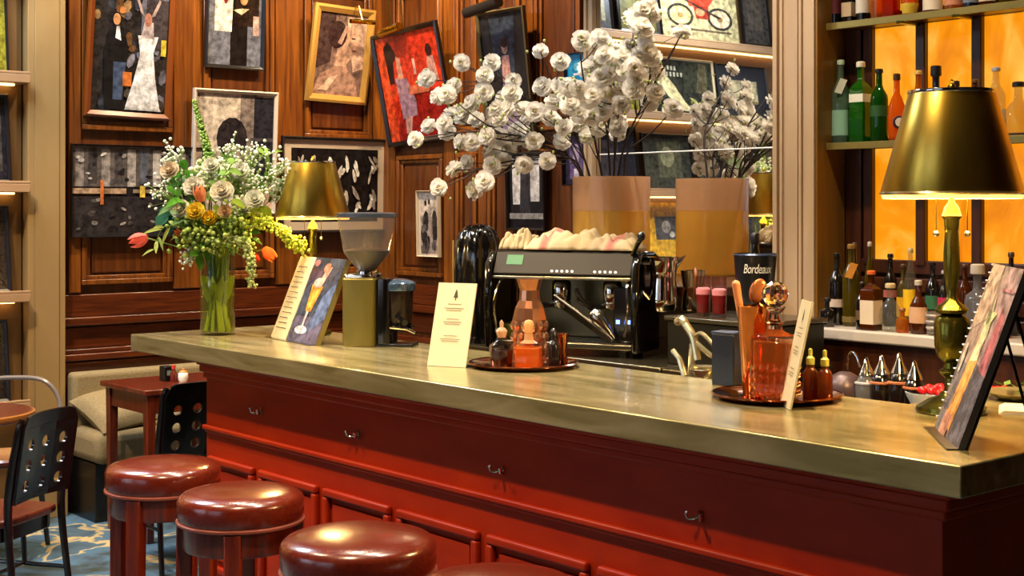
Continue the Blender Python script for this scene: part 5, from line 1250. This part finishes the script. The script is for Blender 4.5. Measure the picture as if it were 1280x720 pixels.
C = [(700,108),(712,132),(722,112),(733,140),(742,120),(755,138),(764,118),(748,160),(734,172),(716,158),(702,178),(690,150),(776,132),(786,60),(800,70),(778,98),(760,72),(745,80),(752,98),(790,112),(772,160),(660,150),(648,172),(668,176),(640,118),(624,138),(612,172),(596,150),(590,178),(630,200),(655,205),(606,118),(576,140),(560,165),(795,28),(818,90)]
fl = C+[(480+x/2.4, y/2.4) for x, y in A]+[(730+x/3, y/3) for x, y in B]
g = random.Random(77)
def clampY(p):
    if p.y > 4.56:
        d = Vector((p.x, p.y, p.z-H)); p = Vector((0, 0, H))+d*(4.56/p.y)
    return p
def flp(u, v):
    z = 6.12+g.uniform(-.14, .14)-(.12 if u > 780 else 0)-.48*min(1, max(0, (u-660)/60))*min(1, max(0, (175-v)/50))
    return clampY(at(u, v, z))
FP = [flp(*f) for f in fl]
mouth = Vector((VX, VY, VZ+.45))
BR = [  # way points (u, v, depth) of each branch from the vase mouth outwards, and what tells it apart
 ([(705,196,6.1),(620,205,6.1),(548,232,6.12)], 'lowest blossom branch arching left to the photo strip'),
 ([(690,180,6.15),(600,165,6.05),(522,172,6.1)], 'white blossom branch reaching furthest left across the red picture'),
 ([(700,160,6.2),(640,110,6.15),(578,80,6.1)], 'white blossom branch rising left to the upper corner of the red picture'),
 ([(712,150,6.0),(690,100,5.9),(676,66,5.85)], 'white blossom branch in front of the steel picture light'),
 ([(738,150,5.9),(728,90,5.68),(724,55,5.64)], 'white blossom branch standing up beside the blue picture'),
 ([(772,150,5.85),(790,80,5.6),(812,8,5.52)], 'tallest white blossom branch rising out of the top of the picture'),
 ([(785,170,5.85),(815,110,5.6),(852,42,5.5)], 'thin blossom branch leaning right towards the motorcycle poster'),
 ([(760,160,5.85),(770,120,5.68),(768,85,5.62)], 'dense white blossom branch straight above the vase'),
 ([(785,190,6.0),(815,165,5.85),(840,138,5.7)], 'short blossom branch leaning right from the vase'),
]
curves = []
for i, (wp, lab) in enumerate(BR):
    a = i*2.4; base = Vector((VX+.06*math.cos(a), VY+.06*math.sin(a), VZ+.012))
    first = clampY(at(*wp[0])); d = (first-mouth); d.z = 0; d = d.normalized()*.13 if d.length > .13 else d
    cv = spline([base, mouth+d*.7-Vector((0, 0, .2)), mouth+d]+[clampY(at(*w_)) for w_ in wp], 7); curves.append(cv)
roots = [thing('blossom_branch', lab, 'branch', (VX, VY, VZ+.01), 0, 'white blossom branches in the amber vase') for _, lab in BR]
stems = [MB() for _ in BR]
O = Vector((VX, VY, VZ+.01))
for s, cv in zip(stems, curves):
    n = len(cv); s.tube([p-O for p in cv], [.007-.0045*k/(n-1) for k in range(n)], 7)
for p in FP:
    best = None
    for bi, cv in enumerate(curves):
        for k in range(18, len(cv)):
            d = (cv[k]-p).length
            if best is None or d < best[0]: best = (d, bi, k)
    d, bi, k = best; kk = max(16, k-5); q = curves[bi][kk]
    if d > .012: stems[bi].tube([v-O for v in bez(q, (q+p)/2+Vector((0, 0, -.02)), p, 5)], [.0032, .003, .0028, .0025, .0022, .002], 5)
    out = (p-q).normalized()*.5+Vector((-FX, -FY, .1))*g.uniform(.35, 1.0)+Vector((g.uniform(-1, 1), g.uniform(-1, 1), g.uniform(-.5, 1)))*.45
    o = link('blossom', g.choice(BMESH), roots[bi], p-O, out.to_track_quat('Z', 'Y').to_euler(), g.uniform(.8, 1.02))
    for _ in range(2):
        b_ = p+Vector((g.uniform(-.06, .06), g.uniform(-.06, .05), g.uniform(-.05, .05)))
        stems[bi].ball(tuple(b_-O), (.006, .006, .008), 6, 4, 1); stems[bi].tube([p-O, b_-O], .0012, 4)
for s, r_ in zip(stems, roots): s.build('stem', [pm('2c1d16', .7), pm('a8b468', .6)], r_, 50)

# ------------------------------------------------------------------ mixed bouquet on the bar
bc = onZ(272, 418, ZC)
t = thing('glass_vase', 'clear glass cylinder vase of green stems on the far end of the bar', 'vase', bc)
VR, VH = .073, .335
MB().lathe([(0, 0), (VR-.003, 0), (VR, .004), (VR, VH), (VR-.004, VH), (VR-.004, .014), (0, .014)], 40).build('cylinder', glass('f0f4ea', 1.4), t, 50)
MB().lathe([(0, .015), (VR-.006, .015), (VR-.006, VH*.66), (0, VH*.66)], 36).build('water', glass('eef09a', .7, .02, .1), t, 50)
ZV = bc.z
g = random.Random(21)
BD = (bc-Vector((0, 0, 0))); BDZ = bc.x*FX+bc.y*FY
GR = ('bouquet in the clear glass vase')
def stem_to(tip, bend=0.0, seed=0):
    gg = random.Random(seed+int(tip.x*1e4)); a = gg.uniform(0, 2*PI); rr = gg.uniform(.01, .05)
    base = Vector((bc.x+rr*math.cos(a), bc.y+rr*math.sin(a), ZV+.02))
    lip = Vector((bc.x, bc.y, ZV+VH))+Vector((tip.x-bc.x, tip.y-bc.y, 0)).normalized()*min(.05, (Vector((tip.x-bc.x, tip.y-bc.y, 0))).length)
    mid = lip.lerp(tip, .5)+Vector((0, 0, bend))
    return spline([base, lip, mid, tip], 6)
def P_(u, v, dz=0): return at(u, v, BDZ+dz)
def flower(name, label, cat, u, v, dz, bend=.02, stem_c='5c7a24', r=.003):
    tip = P_(u, v, dz); root = thing(name, label, cat, bc+Vector((0, 0, .016)), 0, GR); o_ = Vector(root.location)
    cv = stem_to(tip, bend, int(u)); MB().tube([p-o_ for p in cv], r, 6).build('stem', pm(stem_c, .5), root)
    return root, tip-o_, (cv[-1]-cv[-2]).normalized(), o_
def leaf(mb, base, d, L, W, up=Vector((0, 0, 1)), droop=.25, m=0):
    d = d.normalized(); s = d.cross(up); s = s.normalized() if s.length > 1e-4 else Vector((1, 0, 0)); n = s.cross(d); V = []
    for i in range(6):
        x = i/5; w = W*math.sin(PI*min(.98, .08+x*.92))**.8; c = base+d*L*x-Vector((0, 0, 1))*droop*L*x*x
        V += [c-s*w+n*w*.25, c, c+s*w+n*w*.25]
    mb.add([tuple(v) for v in V], [f for i in range(5) for f in ((i*3, i*3+1, i*3+4, i*3+3), (i*3+1, i*3+2, i*3+5, i*3+4))], m)
def tulip(label, u, v, dz, c1, c2, dirv, s=1.0):
    root, tip, d, o_ = flower('tulip', label, 'flower', u, v, dz, .0)
    dv = Vector(dirv).normalized() if dirv else d
    X = Matrix.Translation(tip) @ dv.to_track_quat('Z', 'Y').to_matrix().to_4x4()
    for k in range(6):
        mb = MB(); V = []; a0 = 2*PI*k/6
        for i in range(6):
            x = i/5; rr = .024*s*math.sin(PI*(.12+.66*x))*(1.05 if k % 2 else .95); half = .62*math.sin(PI*(.2+.72*x))
            for j in (-1, 0, 1): V.append((rr*math.cos(a0+j*half), rr*math.sin(a0+j*half), -.006+.062*s*x-(.004 if j else 0)))
        mb.add(V, [f for i in range(5) for f in ((i*3, i*3+1, i*3+4, i*3+3), (i*3+1, i*3+2, i*3+5, i*3+4))], 0, X)
        mb.build('petal', petal_material(c1 if k % 2 else c2), root, 60)
tulip('coral pink tulip stretching out to the far left of the bouquet', 182, 297, -.05, 'e0786a', 'd86454', (-RX, -RY, -.35), 1.25)
tulip('orange tulip hanging at the lower right of the bouquet', 331, 312, -.08, 'e8843c', 'dc6a34', (.5*RX, .5*RY, -.5), 1.05)
tulip('peach tulip in the middle of the bouquet', 252, 250, -.12, 'd88a58', 'c8744a', (-.2, -.2, 1), 1.1)
tulip('small red tulip bud under the bouquet on the right', 314, 318, -.04, 'b83c24', 'a8321c', (.3, .3, -.5), .8)
tulip('dusky red tulip bud at the left of the bouquet', 229, 293, -.10, 'a05a38', '944a2c', (-.6, -.4, .3), .8)
def ranunculus(label, u, v, dz, cols, s, name='ranunculus'):
    root, tip, d, o_ = flower(name, label, 'flower', u, v, dz, .01)
    dv = (d*.4+Vector((-FX, -FY, .25))).normalized(); X = Matrix.Translation(tip) @ dv.to_track_quat('Z', 'Y').to_matrix().to_4x4(); mb = MB()
    for ring, (n, r, z, tl, w) in enumerate(((9, .036, 0, .15, .018), (9, .034, .003, .5, .017), (8, .030, .006, .8, .015), (7, .025, .009, 1.1, .013), (5, .018, .012, 1.35, .010))):
        for k in range(n): petal(mb, 2*PI*k/n+ring*.5, r*s, z*s, tl, w*s, ring % 2)
    mb.ball((0, 0, .012*s), (.016*s, .016*s, .014*s), 10, 6, 1)
    mb.v = [tuple(X @ Vector(p)) for p in mb.v]; mb.build('bloom', [petal_material(cols[0]), petal_material(cols[1])], root, 60)
ranunculus('yellow bloom just below the peach tulip', 245, 265, -.14, ('dcc440', 'd0b030'), 1.05)
ranunculus('golden yellow bloom right of centre in the bouquet', 262, 273, -.13, ('e4c02c', 'd4a824'), .85)
ranunculus('cream rose at the lower left of the bouquet', 226, 262, -.13, ('d8d4bc', 'ccc4a4'), 1.1, 'white_rose')
ranunculus('white rose high on the right of the bouquet', 300, 215, -.04, ('e0e0d4', 'd4d4c4'), 1.1, 'white_rose')
ranunculus('white rose beside the arching goldenrod', 318, 250, -.09, ('dcdccc', 'd0d0bc'), 1.1, 'white_rose')
ranunculus('white rose at the heart of the bouquet', 278, 241, -.12, ('ded8c4', 'd2c8b0'), 1.35, 'white_rose')
ranunculus('white rose left of the heart of the bouquet', 243, 234, -.08, ('dcd8c8', 'cfc8b6'), 1.2, 'white_rose')
ranunculus('pale pink rose at the upper left of the bouquet', 213, 214, -.05, ('d6c8ae', 'cab89c'), 1.1, 'white_rose')
ranunculus('small white rose above the heart of the bouquet', 264, 208, -.05, ('dcdccc', 'd0d0bc'), 1.0, 'white_rose')
ranunculus('white rose at the right of the bouquet', 304, 262, -.06, ('dfe0d4', 'd2d4c4'), 1.0, 'white_rose')
ranunculus('beige rose bud right of the yellow blooms', 281, 265, -.15, ('c8a878', 'b89468'), .75, 'rose_bud')
def spray(label, u, v, dz, n, spread, size, cols, bend=.03, name='filler_spray', droop=0, elong=1.0, elev=(-1, 1)):
    root, tip, d, o_ = flower(name, label, 'flower', u, v, dz, bend, r=.002); gg = random.Random(int(u*7+v)); mb = MB(); sm = MB()
    hub = tip-d*.07
    for k in range(n):
        off = Vector((gg.gauss(0, .5), gg.gauss(0, .5), gg.gauss(0, .5)))*spread; p = tip+off
        mb.ball(tuple(p), size*gg.uniform(.6, 1.25), 6, 4, gg.randrange(len(cols)))
        if k % 2 == 0: sm.tube([hub, (hub+p)/2+Vector((0, 0, .01)), p], .0009, 4)
    o = mb.build('florets', [pm(c, .6) for c in cols], root, 60); o['kind'] = 'stuff'; sm.build('stalks', pm('6a8a34', .5), root)
W_ = ('dfe4d4', 'c8d4b4', 'eef0e8'); Gr = ('8aa03c', 'a4b44c', '6c8a2c')
spray('airy white filler spray at the top left of the bouquet', 216, 197, 0, 72, 0.069, .006, W_)
spray('airy white filler spray reaching towards the lamp', 346, 212, 0, 80, 0.075, .006, W_, .05)
spray('airy white filler spray at the top right of the bouquet', 318, 196, .03, 68, 0.062, .006, W_)
spray('white filler spray at the top of the bouquet', 286, 190, .04, 68, 0.062, .006, W_)
spray('white filler spray low on the left above the tulip', 205, 240, .02, 68, 0.069, .006, W_)
spray('white filler spray beside the lamp shade', 352, 240, .05, 52, 0.062, .006, W_, .04)
spray('white filler spray over the right shoulder of the bouquet', 322, 232, -.03, 72, 0.075, .006, W_)
spray('white filler spray hanging at the lower left of the bouquet', 234, 322, -.02, 48, 0.044, .006, W_)
spray('dense green hydrangea head left of the vase mouth', 240, 285, -.10, 150, .075, .010, Gr)
spray('dense green hydrangea head over the vase mouth', 266, 297, -.12, 150, .075, .010, ('7c9038', '98a850', '5c7428'))
spray('dense green hydrangea head right of the vase mouth', 296, 285, -.08, 150, .075, .010, ('8ca43c', 'b0bc54', '6c8a2c'))
spray('white-green hydrangea head in the upper middle', 255, 225, .0, 150, .078, .010, ('c8d2a8', 'a8bc80', 'dde2cc'))
spray('white-green hydrangea head in the upper right', 295, 222, .0, 150, .078, .010, ('c4d0a4', '9cb470', 'd8dec4'))
# goldenrod arching to the right
root, tip, d, o_ = flower('goldenrod', 'yellow-green goldenrod arching down to the right of the bouquet', 'flower', 300, 280, -.08, .02)
cv = spline([P_(300, 280, -.08)-o_, P_(322, 276, -.08)-o_, P_(345, 284, -.09)-o_, P_(365, 300, -.09)-o_, P_(380, 311, -.09)-o_], 6)
MB().tube(cv, .002, 6).build('stalk', pm('7a8a2c', .5), root); mb = MB(); gg = random.Random(3)
for k, p in enumerate(cv):
    for _ in range(16): mb.ball(tuple(p+Vector((gg.gauss(0, .014), gg.gauss(0, .014), gg.gauss(0, .014)))), gg.uniform(.004, .009), 6, 4, gg.randrange(3))
o = mb.build('florets', [pm('b8c41c', .6), pm('9cae20', .6), pm('ccd040', .6)], root, 60); o['kind'] = 'stuff'
# green spike
root, tip, d, o_ = flower('green_spike', 'tall green bud spike pointing up to the left over the bouquet', 'flower', 262, 226, .0, .0)
cv = spline([P_(262, 226)-o_, P_(260, 190)-o_, P_(252, 160)-o_, P_(243, 128)-o_], 8); MB().tube(cv, .002, 6).build('stalk', pm('3c6a2c', .5), root); mb = MB()
for k, p in enumerate(cv[6:]):
    f = 1-k/(len(cv)-5); 
    for q in range(9):
        a = q*2.399+k; mb.ball(tuple(p+Vector((math.cos(a)*(.004+.012*f), math.sin(a)*(.004+.012*f), gg.uniform(-.008, .008)))), (.0045+.003*f, .0045+.003*f, .007), 6, 4, gg.randrange(2))
o = mb.build('buds', [pm('5c8a2c', .6), pm('86a84c', .6)], root, 60); o['kind'] = 'stuff'
# pale hanging tassel on the right of the vase
root, tip, d, o_ = flower('amaranth', 'pale green hanging tassel right of the vase mouth', 'flower', 290, 300, -.10, .0)
cv = spline([P_(290, 298, -.1)-o_, P_(304, 303, -.11)-o_, P_(313, 322, -.11)-o_, P_(314, 355, -.11)-o_], 8); mb = MB()
MB().tube(cv, .002, 6).build('stalk', pm('8a9a4c', .5), root)
for k, p in enumerate(cv):
    for _ in range(12): mb.ball(tuple(p+Vector((gg.gauss(0, .009), gg.gauss(0, .009), gg.gauss(0, .008)))), gg.uniform(.005, .008), 6, 4, gg.randrange(2))
o = mb.build('florets', [pm('b4be7c', .6), pm('98aa60', .6)], root, 60); o['kind'] = 'stuff'
# leafy stems
def leafy(label, pts, n, L, W, c, name='leaf_stem', droop=.3):
    root = thing(name, label, 'foliage', bc+Vector((0, 0, .016)), 0, GR); o_ = Vector(root.location)
    P = [P_(*p)-o_ for p in pts]; cv = spline([Vector((gg.uniform(-.04, .04), gg.uniform(-.04, .04), .005)), Vector((0, 0, VH-.02))+Vector((P[0].x, P[0].y, 0)).normalized()*.04]+P, 6)
    MB().tube(cv, .0022, 6).build('stem', pm('5a7428', .5), root)
    me_ = None
    for k in range(n):
        i = 12+int((len(cv)-13)*k/max(1, n-1)); p = cv[min(i, len(cv)-1)]; d = (cv[min(i+1, len(cv)-1)]-cv[max(i-1, 0)]).normalized()
        mb = MB(); a = k*2.4; sd = (d.orthogonal().normalized()*math.cos(a)+d.cross(d.orthogonal().normalized())*math.sin(a))
        leaf(mb, p, d*.6+sd, L*gg.uniform(.75, 1.1), W*gg.uniform(.8, 1.1), Vector((-FX, -FY, .6)), droop); mb.build('leaf', petal_material(c), root, 60)
leafy('broad dark blue-green leaves at the left of the bouquet', [(232, 270, -.05), (208, 268, -.06)], 7, .08, .028, '2f5a48')
leafy('bright green leaves at the upper left of the bouquet', [(245, 240, -.02), (226, 206, -.02)], 7, .07, .022, '4c8a2a')
leafy('bright green leaf sprig over the middle left', [(236, 262, -.12), (214, 240, -.14)], 6, .055, .02, '5c9a34')
leafy('arching narrow leaves at the upper right', [(300, 220, .03), (322, 186, .03), (338, 192, .02)], 9, .075, .008, '86a84a')
leafy('arching narrow leaves drooping at the lower left', [(232, 288, -.1), (205, 284, -.12), (192, 312, -.12)], 9, .07, .008, '9aaa5c')
leafy('yellow-green leaves at the right of the bouquet', [(300, 262, -.04), (330, 258, -.05)], 8, .065, .018, 'a2b43a')
leafy('dark green leaves under the bouquet on the right', [(288, 285, -.02), (318, 300, -.02)], 8, .065, .02, '33561f')
leafy('dark green leaves behind the roses', [(270, 240, .06), (276, 200, .08)], 9, .075, .024, '3a6226')
leafy('dark green leaves at the back left', [(240, 250, .08), (222, 225, .1)], 9, .075, .024, '365c2a')
leafy('mid green leaves over the front of the vase mouth', [(262, 300, -.1), (250, 318, -.13)], 7, .06, .02, '4a7428')
leafy('mid green leaves at the back right', [(300, 245, .08), (330, 222, .1)], 9, .07, .018, '5a8434')
leafy('loose yellow-green leaves in the middle of the bouquet', [(258, 280, -.13), (290, 250, -.15)], 9, .05, .014, '9ab440')
leafy('grey-green leaves at the front left of the bouquet', [(240, 280, -.12), (215, 258, -.15)], 9, .06, .016, '6a8a5c')
leafy('pale green leaves over the upper middle of the bouquet', [(262, 250, -.08), (290, 205, -.1)], 10, .055, .014, '8ab05a')
leafy('fine silver-green leaves beside the lamp', [(330, 240, .0), (350, 224, .0), (352, 258, .0)], 10, .05, .009, '8aa47c')
# extra green stems visible inside the vase
for k in range(12):
    a = k*1.05*.5+.1*(k % 3); root = thing('cut_stem', 'plain green flower stem standing inside the clear vase', 'stem', bc+Vector((0, 0, .016)), 0, 'plain stems in the clear vase')
    MB().tube([(.05*math.cos(a), .05*math.sin(a), 0), (-.03*math.cos(a+.6), -.03*math.sin(a+.6), VH+.03)], .0075, 8).build('stalk', petal_material('d8e458'), root)
    mb = MB(); leaf(mb, Vector((.02*math.cos(a), .02*math.sin(a), .1)), Vector((.4*math.cos(a+1), .4*math.sin(a+1), 1)), .16, .02, Vector((-FX, -FY, .2)), .1); mb.build('leaf', petal_material('bccc44'), root, 60)
